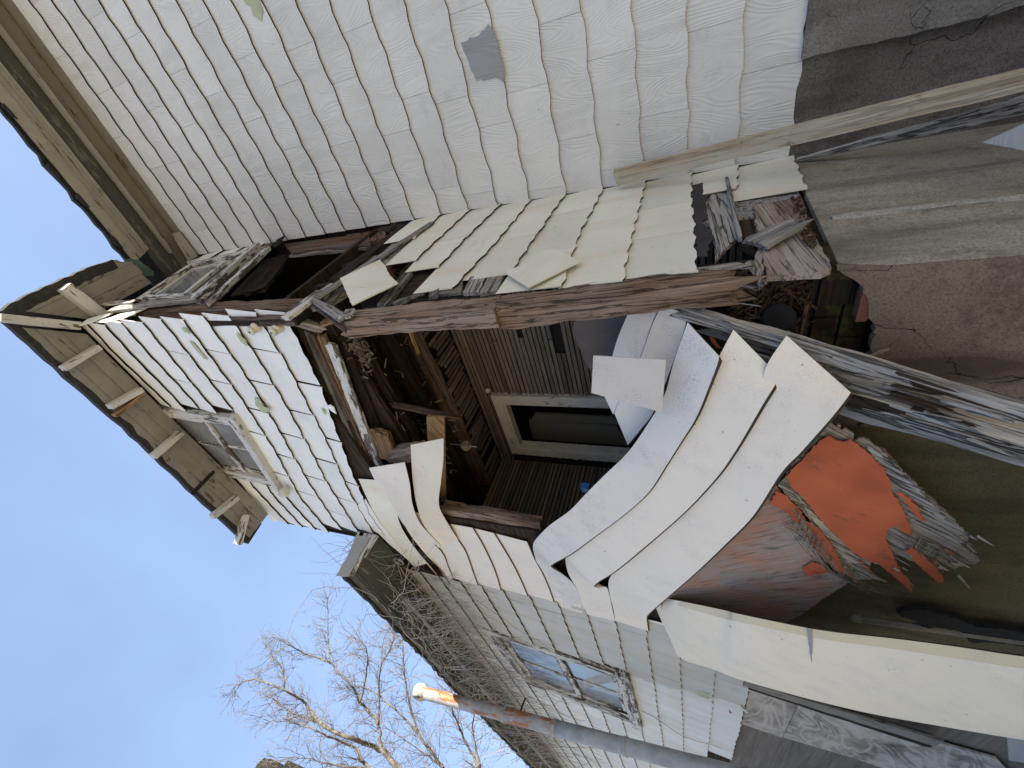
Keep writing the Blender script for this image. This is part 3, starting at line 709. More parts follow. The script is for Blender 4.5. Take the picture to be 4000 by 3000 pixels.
# lath and lap boards behind the missing shingles
for k, (p0, p1, q0, q1) in enumerate((c5((490, 180), (440, 175), (270, 380), (330, 382)), c5((590, 265), (560, 300), (360, 360), (390, 380)), c5((670, 270), (800, 230), (790, 300), (650, 310)),
                                      c5((850, 205), (950, 190), (900, 300), (800, 305)), c5((970, 190), (1060, 180), (1010, 290), (905, 310)), c5((600, 300), (660, 275), (640, 320), (590, 330)))):
    slab('lap_board', [PB(p, -.006+.003*k) for p in (p0, p1, q0, q1)], .02, 'old_wood', bay, rough=(.02, .004))
slab('lap_backing', [PB(p, -.035) for p in c5((150, 330), (520, 150), (720, 130), (1080, 170), (1060, 300), (500, 345), (200, 420))], .02, 'dark_wood', bay)
# torn bottom right: tar paper, bare boards, sill
slab('tar_paper', [PB(p, .004) for p in T8((115, 372), (240, 343), (205, 400), (178, 440), (188, 520), (165, 530), (215, 600), (190, 640), (188, 688), (150, 692), (128, 600), (120, 480))], .004, 'tar', bay, rough=(.03, .008))
slab('bare_board', [PB(p, -.004) for p in T8((195, 395), (268, 340), (300, 450), (340, 600), (300, 622), (222, 708), (215, 600), (185, 500))], .02, 'silver_wood', bay, gx=(0, 1, .1), rough=(.04, .004))
timber('bare_board_lip', PB(T8((272, 345))[0], .012), PB(T8((335, 612))[0], .012), (1, 0, 0), .03, .016, 'old_wood', bay)
slab('bare_board', [PB(p, -.01) for p in T8((285, 340), (325, 330), (330, 450), (300, 450))], .02, 'ply', bay, rough=(.02, .004))
slab('sill_board', [PB(p, .0) for p in T8((392, 462), (560, 430), (610, 430), (640, 560), (690, 640), (745, 738), (700, 758), (455, 772), (425, 660))], .03, 'sill_wood', bay, gx=(0, 1, .15), rough=(.03, .006))
slab('broken_board', [PB(p, -.02) for p in T8((330, 460), (385, 455), (420, 640), (412, 668), (330, 640))], .025, 'dark_wood', bay, rough=(.03, .006))
slab('broken_board', [PB(p, -.005) for p in T8((400, 690), (425, 650), (440, 770), (420, 830))], .02, 'silver_wood', bay, gx=(0, 1, -.3), rough=(.03, .006))
tpx('splinter_board', PB(T8((400, 590))[0], .03), PB(T8((415, 652))[0], .03), PB(T8((525, 535))[0], .05), PB(T8((560, 572))[0], .05), .02, 'silver_wood', bay, split=(.02, .06), rough=.005)
crumbs = []
for i in range(70):
    t = random.random(); p = (2600+.8715*(585+80*t+random.uniform(-28, 18)), 400+.8715*(420+230*t))
    q = PB(p, random.uniform(.0, .02)); r = random.uniform(.004, .013)
    bm = bmesh.new(); bmesh.ops.create_icosphere(bm, subdivisions=1, radius=r)
    crumbs.append(([v.co*random.uniform(.6, 1.3)+q for v in bm.verts], [tuple(v.index for v in f.verts) for f in bm.faces])); bm.free()
o = many('rot_crumbs', crumbs, 'nest', bay); o['kind'] = 'stuff'
# --- corner posts
tpx('corner_post', PB((1385, 1212), .01), PB((1365, 1257), .01), PB((1935, 1158), .01), PB((1950, 1204), .01), .10, 'post_wood', bay, split=(.10, .0), rough=.012, seg=.03, m=8)
tpx('corner_post', PB((1940, 1160), .005), PB((1950, 1200), .005), PB((2770, 1046), .005), PB((2800, 1100), .005), .11, 'post_wood', bay, split=(0, .14), rough=.012, seg=.03, m=8)
slab('splinter', [PB(p, .02) for p in T3((240, 195), (450, 160), (560, 148), (640, 165), (700, 180), (560, 185), (380, 190))], .012, 'silver_wood', bay, rough=(.03, .004))
tpx('upper_post', PX((560, 1196), -.93), PX((560, 1212), -.93), PX((1172, 1173), -.93), PX((1166, 1199), -.93), .06, 'post_wood', bay, split=(.05, .03), rough=.007, seg=.04)
tpx('upper_post', PX((600, 1222), -.95), PX((600, 1236), -.95), PX((1150, 1208), -.95), PX((1140, 1236), -.95), .06, 'rot', bay, split=(.05, .03), rough=.007, seg=.04)
tpx('upper_post', PX((500, 1226), -.97), PX((500, 1248), -.97), PX((1190, 1200), -.97), PX((1190, 1240), -.97), .04, 'dark_wood', bay, rough=.004)
# loose strips by the upper corner
tpx('loose_lath', PX((410, 1180), -.86), PX((412, 1186), -.86), PX((520, 1172), -.90), PX((522, 1180), -.90), .012, 'trim_paint', bay, split=(.03, .02))
tpx('loose_lath', PX((445, 1200), -.88), PX((447, 1208), -.88), PX((800, 1148), -.90), PX((802, 1164), -.90), .02, 'silver_wood', bay, split=(.03, .02), rough=.004)
slab('bent_shingle', [PX(p, -.90) for p in R1((20, 385), (130, 300), (500, 200), (420, 240), (200, 335))], .006, 'shingle_white', bay)
slab('bent_shingle', [PX(p, -.91) for p in R1((230, 340), (400, 290), (600, 215), (680, 200), (910, 145), (760, 210), (560, 300), (360, 345))], .006, 'shingle_white', bay)
# upper window of the return, its white boards, the dark hole below it
Bw = [PX(p, XB) for p in ((540, 1178), (752, 1036), (1020, 973), (795, 1180))]     # top-outer, top-inner, bottom-inner, bottom-outer
window(bay, Bw[0], Bw[1], Bw[2], Bw[3], (1, 0, 0), 1, 1, (.10, .08), 'glass', 'trim_paint', 'white_paint', .55)
tpx('white_rail', PX(T7((745, 128))[0], XB+.03), PX(T7((728, 140))[0], XB+.03), PX(T7((470, 378))[0], XB+.05), PX(T7((452, 388))[0], XB+.05), .03, 'trim_paint', bay, rough=.003)
for a, b in ((3.06, 4.86), (3.06, 4.55), (3.06, 4.25)):
    course(bay, 'x', XB-.006, lambda u, z=b: z, lambda u, z=b: z-.30, [(2.90, 3.125)], 'shingle_white', amp=.004, period=.2)
slab('peeling_board', [PX(p, XB-.002) for p in c4((1150, 110), (1500, 20), (1700, -10), (1600, 60), (1380, 110), (1180, 160))], .02, 'trim_paint', bay, rough=(.03, .004))
slab('rotten_plate', [PX(p, XB-.03) for p in T7((815, 118), (1090, 82), (1195, 75), (1200, 118), (1110, 128), (960, 140), (850, 158))], .04, 'rot', bay, rough=(.03, .006))
slab('rotten_plate', [PX(p, XB-.045) for p in T7((1090, 75), (1200, 60), (1269, 45), (1269, 90), (1110, 125))], .04, 'rot', bay, rough=(.03, .006))
tpx('broken_brace', PX(T7((635, 312))[0], XB-.06), PX(T7((675, 338))[0], XB-.06), PX(T7((775, 165))[0], XB-.10), PX(T7((808, 182))[0], XB-.10), .03, 'joist', bay, split=(.06, .02), rough=.006)
tpx('batten', PX(T7((845, 160))[0], XB-.05), PX(T7((845, 168))[0], XB-.05), PX(T7((1190, 122))[0], XB-.05), PX(T7((1190, 134))[0], XB-.05), .02, 'old_wood', bay)
tpx('twig_stub', PX(T7((770, 125))[0], XB+.02), PX(T7((778, 132))[0], XB+.02), PX(T7((790, 85))[0], XB+.06), PX(T7((802, 95))[0], XB+.06), .015, 'dark_wood', bay, rough=.004)
# horizontal rails below the hole
tpx('rail_board', PX((1300, 1082), XB+.02), PX((1316, 1100), XB+.02), PX((1568, 876), XB-.01), PX((1590, 872), XB-.01), .03, 'dark_wood', bay, rough=.005)
tpx('rail_board', PX((1320, 1075), XB-.02), PX((1326, 1092), XB-.02), PX((1540, 900), XB-.04), PX((1560, 905), XB-.04), .05, 'old_wood', bay, rough=.005)
tpx('thin_batten', PX((1225, 1156), XB+.035), PX((1238, 1166), XB+.035), PX((1684, 864), XB+.02), PX((1691, 869), XB+.02), .012, 'old_wood', bay, rough=.002)
tpx('white_rail', PX((1103, 1232), XB+.03), PX((1116, 1242), XB+.03), PX((1250, 1125), XB+.02), PX((1268, 1140), XB+.02), .025, 'trim_paint', bay, rough=.003)
tpx('white_rail', PX((1210, 1170), XB+.0), PX((1222, 1190), XB+.0), PX((1440, 990), XB-.01), PX((1452, 1012), XB-.01), .03, 'trim_paint', bay, rough=.003)
tpx('old_board', PX(R2((1330, 140))[0], XB-.02), PX(R2((1440, 170))[0], XB-.02), PX(R2((1600, -120))[0], XB-.02), PX(R2((1760, -60))[0], XB-.02), .03, 'old_wood', bay, rough=.004)
tpx('old_board', PX(R2((1450, 60))[0], XB-.04), PX(R2((1530, 110))[0], XB-.04), PX(R2((1700, -130))[0], XB-.04), PX(R2((1790, -60))[0], XB-.04), .03, 'old_wood', bay, rough=.004)
tpx('folded_board', PX(R2((1290, 70))[0], XB+.03), PX(R2((1345, 40))[0], XB+.03), PX(R2((1700, 320))[0], XB+.05), PX(R2((1725, 250))[0], XB+.05), .014, 'old_wood', bay, rough=.003)
tpx('folded_board', PX(R2((1712, 325))[0], XB+.05), PX(R2((1715, 240))[0], XB+.05), PX(R2((1780, 200))[0], XB+.05), PX(R2((1800, 150))[0], XB+.05), .012, 'trim_paint', bay)
tpx('folded_board', PX(R2((1330, 140))[0], XB+.01), PX(R2((1360, 120))[0], XB+.01), PX(R2((1680, 425))[0], XB+.02), PX(R2((1760, 395))[0], XB+.02), .014, 'rot', bay, split=(0, .05), rough=.004)
# broken studs under the upper front's right corner
tpx('broken_stud', PY(R2((1085, 320))[0], 1.72), PY(R2((1110, 385))[0], 1.72), PY(R2((1420, 395))[0], 1.80), PY(R2((1410, 470))[0], 1.80), .05, 'sill_wood', bay, split=(.02, .03), rough=.004)
tpx('broken_stud', PY(R2((920, 275))[0], 1.74), PY(R2((960, 300))[0], 1.74), PY(R2((1430, 340))[0], 1.82), PY(R2((1420, 400))[0], 1.82), .05, 'dark_wood', bay, rough=.004)
slab('broken_end', [PY(p, 1.78) for p in R2((1420, 345), (1560, 310), (1600, 355), (1440, 415))], .04, 'rot_orange', bay, rough=(.01, .003))
# boards along the torn lower edge of the upper front
for nm, a0, a1, b0, b1, y0, th, mat in (
  ('lintel_board', R2((1130, 420))[0], R2((1180, 440))[0], T1((200, 1420))[0], T1((222, 1440))[0], 1.775, .03, 'dark_wood'),
  ('lintel_board', R2((1215, 455))[0], R2((1270, 500))[0], T1((250, 1395))[0], T1((285, 1410))[0], 1.79, .03, 'old_wood'),
  ('lintel_board', R2((1290, 470))[0], R2((1330, 520))[0], T1((290, 1330))[0], T1((318, 1350))[0], 1.80, .04, 'rot'),
  ('white_lintel', R2((1490, 590))[0], R2((1605, 690))[0], T1((328, 1350))[0], T1((362, 1335))[0], 1.80, .03, 'trim_paint'),
  ('lintel_board', R2((1390, 490))[0], R2((1480, 580))[0], T1((300, 1350))[0], T1((326, 1352))[0], 1.81, .03, 'rot_orange'),
  ('lintel_beam', T1((10, 300))[0], T1((90, 380))[0], T1((310, 1060))[0], T1((370, 1050))[0], 1.88, .09, 'joist')):
    tpx(nm, PY(a0, y0), PY(a1, y0), PY(b0, y0), PY(b1, y0), th, mat, bay, rough=.005, split=(.02, .02))
tpx('broken_post', PY(T1((335, 1130))[0], 1.80), PY(T1((385, 1065))[0], 1.80), PY(T1((410, 1320))[0], 1.80), PY(T1((470, 1270))[0], 1.80), .05, 'rot_orange', bay, split=(.05, .02), rough=.005)
tpx('broken_stub', PY(T1((440, 1240))[0], 1.80), PY(T1((450, 1310))[0], 1.80), PY(T1((660, 1205))[0], 1.74), PY(T1((650, 1285))[0], 1.74), .07, 'sill_wood', bay, split=(.02, .02), rough=.005)
# --- the open room: lath back wall, lath left wall, ceiling, joists, floor
YBK, ZCL, XLW = 3.04, 2.2, -3.86
DX0, DX1, DZ1 = -3.70, -2.78, 2.0
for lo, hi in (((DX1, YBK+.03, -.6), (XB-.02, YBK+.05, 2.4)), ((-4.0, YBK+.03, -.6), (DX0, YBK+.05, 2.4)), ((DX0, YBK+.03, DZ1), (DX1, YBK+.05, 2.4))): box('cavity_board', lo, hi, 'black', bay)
lathmesh = {}
def lath(c, L, xdir, n, wd=.0335, th=.008):
    key = round(L/.05)
    var = random.randrange(2)
    if (key, var, wd) not in lathmesh:
        o = timber('lath', V((-L/2, 0, 0)), V((L/2, 0, 0)), V((0, 1, 0)), wd, th, 'lath', None, rough=.0012, seg=.25, m=2)
        lathmesh[(key, var, wd)] = o.data; bpy.data.objects.remove(o)
    put('lath', lathmesh[(key, var, wd)], frame(c, xdir, n), bay)
pitch = .0455; nlath = int((ZCL-.02+.30)/pitch)
lgap = []
for q in (T1((1388, 100), (1452, 195)), T1((1600, 60), (1745, 182)), T1((1695, 190), (1812, 462)), T1((1545, 100), (1580, 185))):
    pa_, pb_ = PY(q[0], YBK), PY(q[1], YBK); lgap.append((min(pa_.x, pb_.x), max(pa_.x, pb_.x), min(pa_.z, pb_.z), max(pa_.z, pb_.z)))
for i in range(nlath):
    z = ZCL-.03-i*pitch; wv = random.uniform(-.002, .002); tilt = V((1, 0, random.uniform(-.004, .004)))
    x = XB-.03; segs = []
    xe = DX1+.0 if z < DZ1 else XLW
    br = [-1.55, -2.1] if i % 2 else [-1.85]
    xs = [x]+[b+random.uniform(-.02, .02) for b in (br if i % 7 < 4 else br[:1])]+[xe]
    for a, b in zip(xs, xs[1:]):
        a2, b2 = a, b
        for gx0, gx1, gz0, gz1 in lgap:
            if gz0 < z < gz1 and b2 < gx1 and a2 > gx0:
                if a2-gx1 > gx0-b2: b2 = gx1
                else: a2 = gx0
        if a2-b2 < .06: continue
        lath(V(((a2+b2)/2, YBK+random.uniform(0, .004), z+wv)), a2-b2-.004, tilt, (0, -1, 0))
for i in range(nlath):
    z = ZCL-.03-i*pitch
    a, b = 1.80, YBK
    lath(V((XLW, (a+b)/2+.01, z)), b-a-.01, V((0, 1, random.uniform(-.005, .005))), (1, 0, 0))
box('left_wall_board', (XLW-.06, 1.78, -.6), (XLW-.03, 3.2, 4.75), 'dark_wood', bay)
for i in range(52):
    x = -1.15-i*.052
    if random.random() < .12: continue
    L = .36*random.uniform(.75, 1.1)
    lath(V((x, YBK-.02-L/2, ZCL+random.uniform(-.01, .004))), L, V((random.uniform(-.03, .03), 1, random.uniform(-.02, .03))), (0, 0, -1))
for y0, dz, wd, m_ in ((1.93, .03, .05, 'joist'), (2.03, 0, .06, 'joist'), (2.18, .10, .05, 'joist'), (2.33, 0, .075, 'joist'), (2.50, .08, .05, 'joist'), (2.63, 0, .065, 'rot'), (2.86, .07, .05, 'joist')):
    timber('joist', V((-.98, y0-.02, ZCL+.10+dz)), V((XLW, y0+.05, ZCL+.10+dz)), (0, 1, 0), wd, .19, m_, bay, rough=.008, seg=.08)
tpx('tan_batten', PZ(T1((565, 185))[0], 2.16), PZ(T1((580, 185))[0], 2.16), PZ(T1((672, 470))[0], 2.16), PZ(T1((686, 460))[0], 2.16), .02, 'tan_board', bay)
rr = random.Random(31); sh = []
for i in range(220):
    y = rr.choice((1.93, 2.03, 2.18, 2.33, 2.5, 2.63))+rr.gauss(0, .03); q = V((rr.uniform(-3.4, -1.0), y, ZCL+rr.uniform(-.06, .22)))
    d = V((rr.gauss(0, 1), rr.gauss(0, .5), rr.gauss(-.4, .7))).normalized(); L = rr.uniform(.01, .04); s_ = d.orthogonal().normalized()*rr.uniform(.002, .007); u_ = d.cross(s_).normalized()*rr.uniform(.001, .003)
    sh.append(([q+d*a*L+s_*b+u_*c for a in (-1, 1) for b in (-1, 1) for c in (-1, 1)], [(0, 1, 3, 2), (4, 6, 7, 5), (0, 4, 5, 1), (2, 3, 7, 6), (0, 2, 6, 4), (1, 5, 7, 3)]))
nq = PY(T1((205, 420))[0], 1.93)
for i in range(160):
    q = nq+V((rr.gauss(0, .07), rr.gauss(0, .03), rr.gauss(0, .03))); d = V((rr.gauss(0, 1), rr.gauss(0, 1), rr.gauss(0, 1))).normalized(); L = rr.uniform(.008, .025); s_ = d.orthogonal().normalized()*rr.uniform(.003, .008); u_ = d.cross(s_).normalized()*.001
    sh.append(([q+d*a*L+s_*b+u_*c for a in (-1, 1) for b in (-1, 1) for c in (-1, 1)], [(0, 1, 3, 2), (4, 6, 7, 5), (0, 4, 5, 1), (2, 3, 7, 6), (0, 2, 6, 4), (1, 5, 7, 3)]))
o = many('hanging_splinters', sh, 'lath', bay); o['kind'] = 'stuff'
box('upper_floor', (-3.9, 1.80, ZCL+.36), (XB-.02, 3.2, ZCL+.40), 'dark_wood', bay)
tpx('hanging_stick', PY(T1((505, 870))[0], 1.95), PY(T1((500, 895))[0], 1.95), PY(T1((935, 948))[0], 2.1), PY(T1((942, 972))[0], 2.1), .03, 'rot', bay, split=(.05, .06), rough=.007)
slab('tan_board', [PY(p, 1.95) for p in T1((732, 955), (868, 965), (882, 1659), (870, 1720), (800, 1720), (740, 1150))], .02, 'tan_board', bay, gx=(1, 0, .3))
box('floor', (-3.9, 1.86, -.30), (XB-.05, 3.9, -.26), 'dark_wood', bay)
# doorway with casing and the dim room beyond
dm = [V((x, YBK-.005, z)) for x, z in ((DX0, DZ1), (DX1, DZ1), (DX1, -.25), (DX0, -.25))]
cw = .105; fy = YBK-.03
slab('door_casing', [V((DX1+.0, fy, DZ1)), V((DX1-cw, fy, DZ1-.1)), V((DX1-cw, fy, -.25)), V((DX1, fy, -.25))], .06, 'casing', bay, gx=(0, 0, 1))
slab('door_casing', [V((DX0+.0, fy, DZ1)), V((DX0+cw, fy, DZ1-.1)), V((DX0+cw, fy, -.25)), V((DX0, fy, -.25))], .06, 'casing', bay, gx=(0, 0, 1))
slab('door_casing', [V((DX0, fy-.002, DZ1)), V((DX1, fy-.002, DZ1)), V((DX1-cw, fy-.002, DZ1-.1)), V((DX0+cw, fy-.002, DZ1-.1))], .06, 'casing', bay, gx=(1, 0, 0))
box('casing_bead', (DX0+cw, fy+.01, -.25), (DX0+cw+.03, fy+.10, DZ1-.13), 'casing', bay); box('casing_bead', (DX1-cw-.03, fy+.01, -.25), (DX1-cw, fy+.10, DZ1-.13), 'casing', bay)
box('casing_bead', (DX0+cw, fy+.01, DZ1-.13), (DX1-cw, fy+.10, DZ1-.10), 'casing', bay)
slab('door_leaf', [PY(p, 3.45) for p in T1((1530, 980), (2211, 1030), (2300, 1180), (1560, 1130))], .03, 'door_paint', bay)
slab('door_leaf_rail', [PY(p, 3.43) for p in T1((1580, 930), (2211, 965), (2300, 1020), (1545, 985))], .03, 'door_paint', bay)
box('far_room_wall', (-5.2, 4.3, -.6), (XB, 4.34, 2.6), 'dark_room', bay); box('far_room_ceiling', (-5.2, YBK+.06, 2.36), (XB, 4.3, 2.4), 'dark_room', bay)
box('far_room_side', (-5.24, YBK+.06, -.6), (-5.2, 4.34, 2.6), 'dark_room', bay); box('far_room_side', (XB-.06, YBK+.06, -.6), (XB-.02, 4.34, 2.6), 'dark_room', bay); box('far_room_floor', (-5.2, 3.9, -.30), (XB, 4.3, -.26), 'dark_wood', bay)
# ragged plaster left round the casing
bits = []
for i in range(90):
    s = random.random()
    if i < 50: p = V((DX1+.012+random.uniform(-.006, .012), YBK-.012, DZ1-.02-s*1.6))
    else: p = V((DX0-.012+random.uniform(-.012, .006), YBK-.012, DZ1-.02-s*1.7))
    bm = bmesh.new(); bmesh.ops.create_icosphere(bm, subdivisions=1, radius=random.uniform(.006, .018))
    bits.append(([V((v.co.x*.8, v.co.y*.4, v.co.z*random.uniform(.8, 2)))+p for v in bm.verts], [tuple(v.index for v in f.verts) for f in bm.faces])); bm.free()
o = many('plaster_crumbs', bits, 'plaster_bit', bay); o['kind'] = 'stuff'
# left post of the opening
tpx('opening_post', PY((1730, 1985), YC+.03), PY((1738, 2012), YC+.03), PY((2128, 2060), YC+.03), PY((2095, 2105), YC+.03), .09, 'post_wood', bay, split=(.03, .02), rough=.008, seg=.03, m=6)
box('front_frame_board', (-4.45, YC+.01, -.45), (-3.15, YC+.04, 2.35), 'dark_wood', bay)
# --- cream siding still nailed to the left of the opening
def strip(nm, uppers, lowers, mat, y=YC, par=bay, dy=None, edge='dirt_shade_edge_soft', **k):
    pr = []
    for i, (a, b) in enumerate(zip(uppers, lowers)):
        ya = y if dy is None else dy[i]
        pr.append((PY(a, ya if not isinstance(ya, tuple) else ya[0]), PY(b, ya-.016 if not isinstance(ya, tuple) else ya[1])))
    return sheet(nm, pr, .006, mat, par, hem=.009, edge=edge, **k)
nail = []
lines = [  # course edges, right end to left end
 [(1440, 1880), (1530, 1960), (1580, 2028), (1640, 2120), (1700, 2200), (1735, 2245)],
 [(1515, 1880), (1565, 1985), (1585, 2060), (1650, 2150), (1720, 2225), (1757, 2280)],
 [(1610, 1995), (1640, 2070), (1690, 2120), (1730, 2165), (1750, 2215), (1769, 2258)],
 [(1752, 2045), (1785, 2105), (1815, 2150), (1835, 2200), (1850, 2245), (1866, 2286)],
 [(1845, 2062), (1880, 2120), (1910, 2180), (1930, 2225), (1945, 2270), (1956, 2309)],
 [(1928, 2082), (1970, 2150), (2005, 2210), (2030, 2260), (2048, 2300), (2063, 2337)],
 [(2058, 2116), (2090, 2190), (2118, 2240), (2140, 2290), (2155, 2330), (2166, 2363)]]
for k in range(len(lines)-1):
    up, lo = lines[k], lines[k+1]
    strip('siding_strip', up, lo, 'vinyl', y=YC-.002, dy=None)
strip('siding_strip', [(1575, 2100), (1650, 2175), (1705, 2240)], [(1600, 2120), (1665, 2200), (1722, 2265)], 'vinyl', y=YC-.004)
# short course ends below, by the wing's corner
for up, lo in (([(2155, 2330), (2166, 2363)], [(2268, 2352), (2279, 2399)]), ([(2267, 2350), (2278, 2398)], [(2392, 2385), (2401, 2426)]), ([(2391, 2384), (2401, 2425)], [(2527, 2418), (2533, 2466)]), ([(2526, 2418), (2532, 2465)], [(2655, 2450), (2660, 2500)])):
    strip('siding_end', up, lo, 'vinyl', y=YC-.006, nl=4, nw=3)
# pale shingle and two peeled flaps at the top of the opening
sheet('pale_shingle', [(PY(a, YC-.02), PY(b, YC-.03)) for a, b in zip([(1400, 1870), (1440, 1960), (1490, 2055), (1560, 2150), (1620, 2215)], [(1516, 1878), (1545, 1960), (1560, 2040), (1605, 2120), (1670, 2200)])], .006, 'shingle_cream', bay, edge='dirt_shade_edge')
sheet('peeled_flap', [(PY(a, y0), PY(b, y1)) for a, b, y0, y1 in (((1441, 1828), (1580, 1806), 1.72, 1.66), ((1470, 1885), (1600, 1890), 1.72, 1.66), ((1525, 1960), (1612, 1975), 1.725, 1.69), ((1570, 2040), (1645, 2050), 1.735, 1.72), ((1640, 2120), (1720, 2130), 1.74, 1.735))], .004, 'vinyl', bay, edge='vinyl_back')
sheet('peeled_flap', [(PY(a, y0), PY(b, y1)) for a, b, y0, y1 in (((1604, 1738), (1732, 1712), 1.70, 1.58), ((1608, 1820), (1731, 1800), 1.69, 1.58), ((1615, 1900), (1722, 1880), 1.70, 1.60), ((1630, 1980), (1714, 1970), 1.72, 1.64), ((1655, 2050), (1740, 2030), 1.735, 1.70), ((1712, 2140), (1790, 2110), 1.745, 1.735))], .004, 'vinyl_yellow', bay, edge='vinyl_back')
slab('torn_backing', [PY(p, 1.71) for p in T1((605, 1165), (720, 1145), (705, 1170), (650, 1185), (620, 1195))], .004, 'rot_orange', bay, rough=(.01, .004))
# ================================================================== foundation under the bay
fnd = thing('bay_foundation', 'stained stucco foundation with a broken corner that bares its bricks', 'foundation', (-2.5, 1.9, GROUND))
XF = XB-.004
slab('side_stucco', [V((XF, 3.125, -.475)), V((XF, 1.80, -.475)), V((XF, 1.752, -.62)), V((XF, 1.752, GROUND)), V((XF, 3.125, GROUND))], .03, 'stucco_b', fnd, gx=(0, 1, 0), rough=(.05, .004), sel=(1,))
timber('stucco_ridge', (XF+.001, 2.21, -.52), (XF+.001, 2.19, GROUND), (0, 1, 0), .045, .016, 'stucco_pale', fnd, rough=.008, seg=.03)
# front face with the hole at its corner
hole = T3((1350, 210), (1400, 250), (1480, 290), (1545, 345), (1540, 390), (1575, 420), (1586, 500), (1585, 590), (1615, 612), (1645, 662), (1622, 700), (1660, 722), (1720, 722), (1766, 772), (1750, 822), (1690, 850), (1620, 882), (1590, 905), (1572, 965))
hp = [PY(p, 1.745) for p in hole]
out = hp + [V((hp[-1].x-.22, 1.745, hp[-1].z-.02)), V((-1.66, 1.745, -.37)), V((-1.745, 1.745, -.37)), V((-1.745, 1.745, GROUND)), V((XF+.001, 1.745, GROUND))]
slab('front_stucco', out, .045, 'stucco_brown', fnd, gx=(1, 0, 0), rough=(.03, .007), sel=tuple(range(len(hp)-1)))
slab('mossy_front', [V((-1.75, 1.747, -.36)), V((-1.75, 1.747, GROUND)), V((-4.6, 1.747, GROUND)), V((-4.6, 1.747, -.36))], .05, 'olive', fnd, gx=(1, 0, 0))
slab('raw_brick_edge', [PY(p, 1.75) for p in T3((1545, 395), (1572, 425), (1588, 505), (1585, 590), (1555, 612), (1480, 615), (1495, 560), (1520, 470))], .06, 'brick_red', fnd, rough=(.02, .005))
slab('loose_stucco_lump', [PY(p, 1.735) for p in T3((1612, 760), (1650, 710), (1700, 735), (1745, 725), (1768, 770), (1745, 815), (1690, 830), (1615, 868), (1600, 820))], .04, 'stucco_brown', fnd, rough=(.02, .008))
slab('stucco_curl', [PY(p, 1.728) for p in T3((1600, 880), (1680, 845), (1752, 825), (1740, 842), (1660, 870), (1595, 900))], .008, 'stucco_b', fnd, rough=(.02, .004))
# the bricks laid bare in it
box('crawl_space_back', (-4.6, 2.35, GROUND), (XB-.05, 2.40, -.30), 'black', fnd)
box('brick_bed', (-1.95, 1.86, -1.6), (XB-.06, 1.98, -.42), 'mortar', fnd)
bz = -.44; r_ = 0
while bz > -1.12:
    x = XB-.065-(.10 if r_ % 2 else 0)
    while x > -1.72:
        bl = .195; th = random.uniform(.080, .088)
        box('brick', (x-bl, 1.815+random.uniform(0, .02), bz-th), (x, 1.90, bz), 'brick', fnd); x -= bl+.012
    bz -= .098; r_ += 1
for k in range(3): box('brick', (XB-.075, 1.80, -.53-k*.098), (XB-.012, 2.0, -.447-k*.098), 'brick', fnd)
# rubble and litter in the hole
sticks = []
rr = random.Random(11)
for i in range(420):
    t = rr.random(); p = (2600+.5*rr.uniform(520, 1120), 950+.5*rr.uniform(230, 720)); q = PY(p, rr.uniform(1.80, 1.92))
    d = V((rr.uniform(-1, 1), rr.uniform(-.5, .5), rr.uniform(-1, 1))).normalized(); L = rr.uniform(.012, .05); s = d.orthogonal().normalized()*rr.uniform(.002, .006); u = d.cross(s).normalized()*rr.uniform(.001, .003)
    v = [q+d*a*L+s*b+u*c for a in (-1, 1) for b in (-1, 1) for c in (-1, 1)]
    sticks.append((v, [(0, 1, 3, 2), (4, 6, 7, 5), (0, 4, 5, 1), (2, 3, 7, 6), (0, 2, 6, 4), (1, 5, 7, 3)]))
litter = many('leaf_litter', sticks, 'nest'); litter['kind'] = 'stuff'; litter['label'] = 'splinters and dead leaves packed in the hole at the bay corner'; litter['category'] = 'debris'
box('corner_stub', (XB-.20, 1.82, -.62), (XB-.035, 3.12, -.44), 'dark_wood', fnd)
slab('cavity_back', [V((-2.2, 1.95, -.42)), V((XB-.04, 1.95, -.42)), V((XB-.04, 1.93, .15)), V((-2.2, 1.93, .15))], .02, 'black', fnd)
dsc = lathe('rubber_disc', PY(T3((882, 585))[0], 1.78), (.35, -.9, .2), [(.0, .012), (.050, .012), (.062, .008), (.064, 0), (.062, -.008), (.0, -.012)], 'disc')
tag(dsc, 'flat black round disc lying in the rotten debris', 'disc')
for q0, q1, q2, q3, m_ in ((*T3((1085, 505), (1110, 505), (1035, 770), (1075, 780)), 'rot'), (*T3((800, 640), (820, 625), (920, 745), (945, 735)), 'silver_wood'), (*T3((870, 660), (905, 655), (1000, 760), (1020, 745)), 'ply'), (*T3((640, 180), (730, 170), (740, 330), (790, 320)), 'silver_wood'), (*T3((490, 305), (500, 330), (700, 345), (700, 370)), 'old_wood')):
    o = tpx('broken_stick', PY(q0, 1.80), PY(q1, 1.80), PY(q2, 1.80), PY(q3, 1.80), .02, m_, fnd, split=(.03, .03), rough=.005)
wv, wf = tube('', [PY(p, 1.72) for p in T3((205, 602), (215, 590), (300, 510), (382, 440), (420, 448), (530, 465), (620, 475), (740, 492))], .0016, 'wire', sides=5, build=False)
tag(many('loose_wire', [(wv, wf)], 'wire'), 'thin bent grey wire sticking out of the dark hole', 'wire')
slab('orange_chip', [PY(p, 1.70) for p in T3((345, 740), (372, 738), (400, 780), (432, 822), (400, 820), (360, 775))], .006, 'orange', fnd)
# ================================================================== low side wing
wing = thing('side_wing', 'low pale shingled wing with vines over its overhanging eave', 'house wing', (-9, 2.4, GROUND))
DZ = [3.14, 2.92, 2.67, 2.40, 2.135, 1.87, 1.575, 1.275, .99, .72, .43, .13, -.19, -.497]

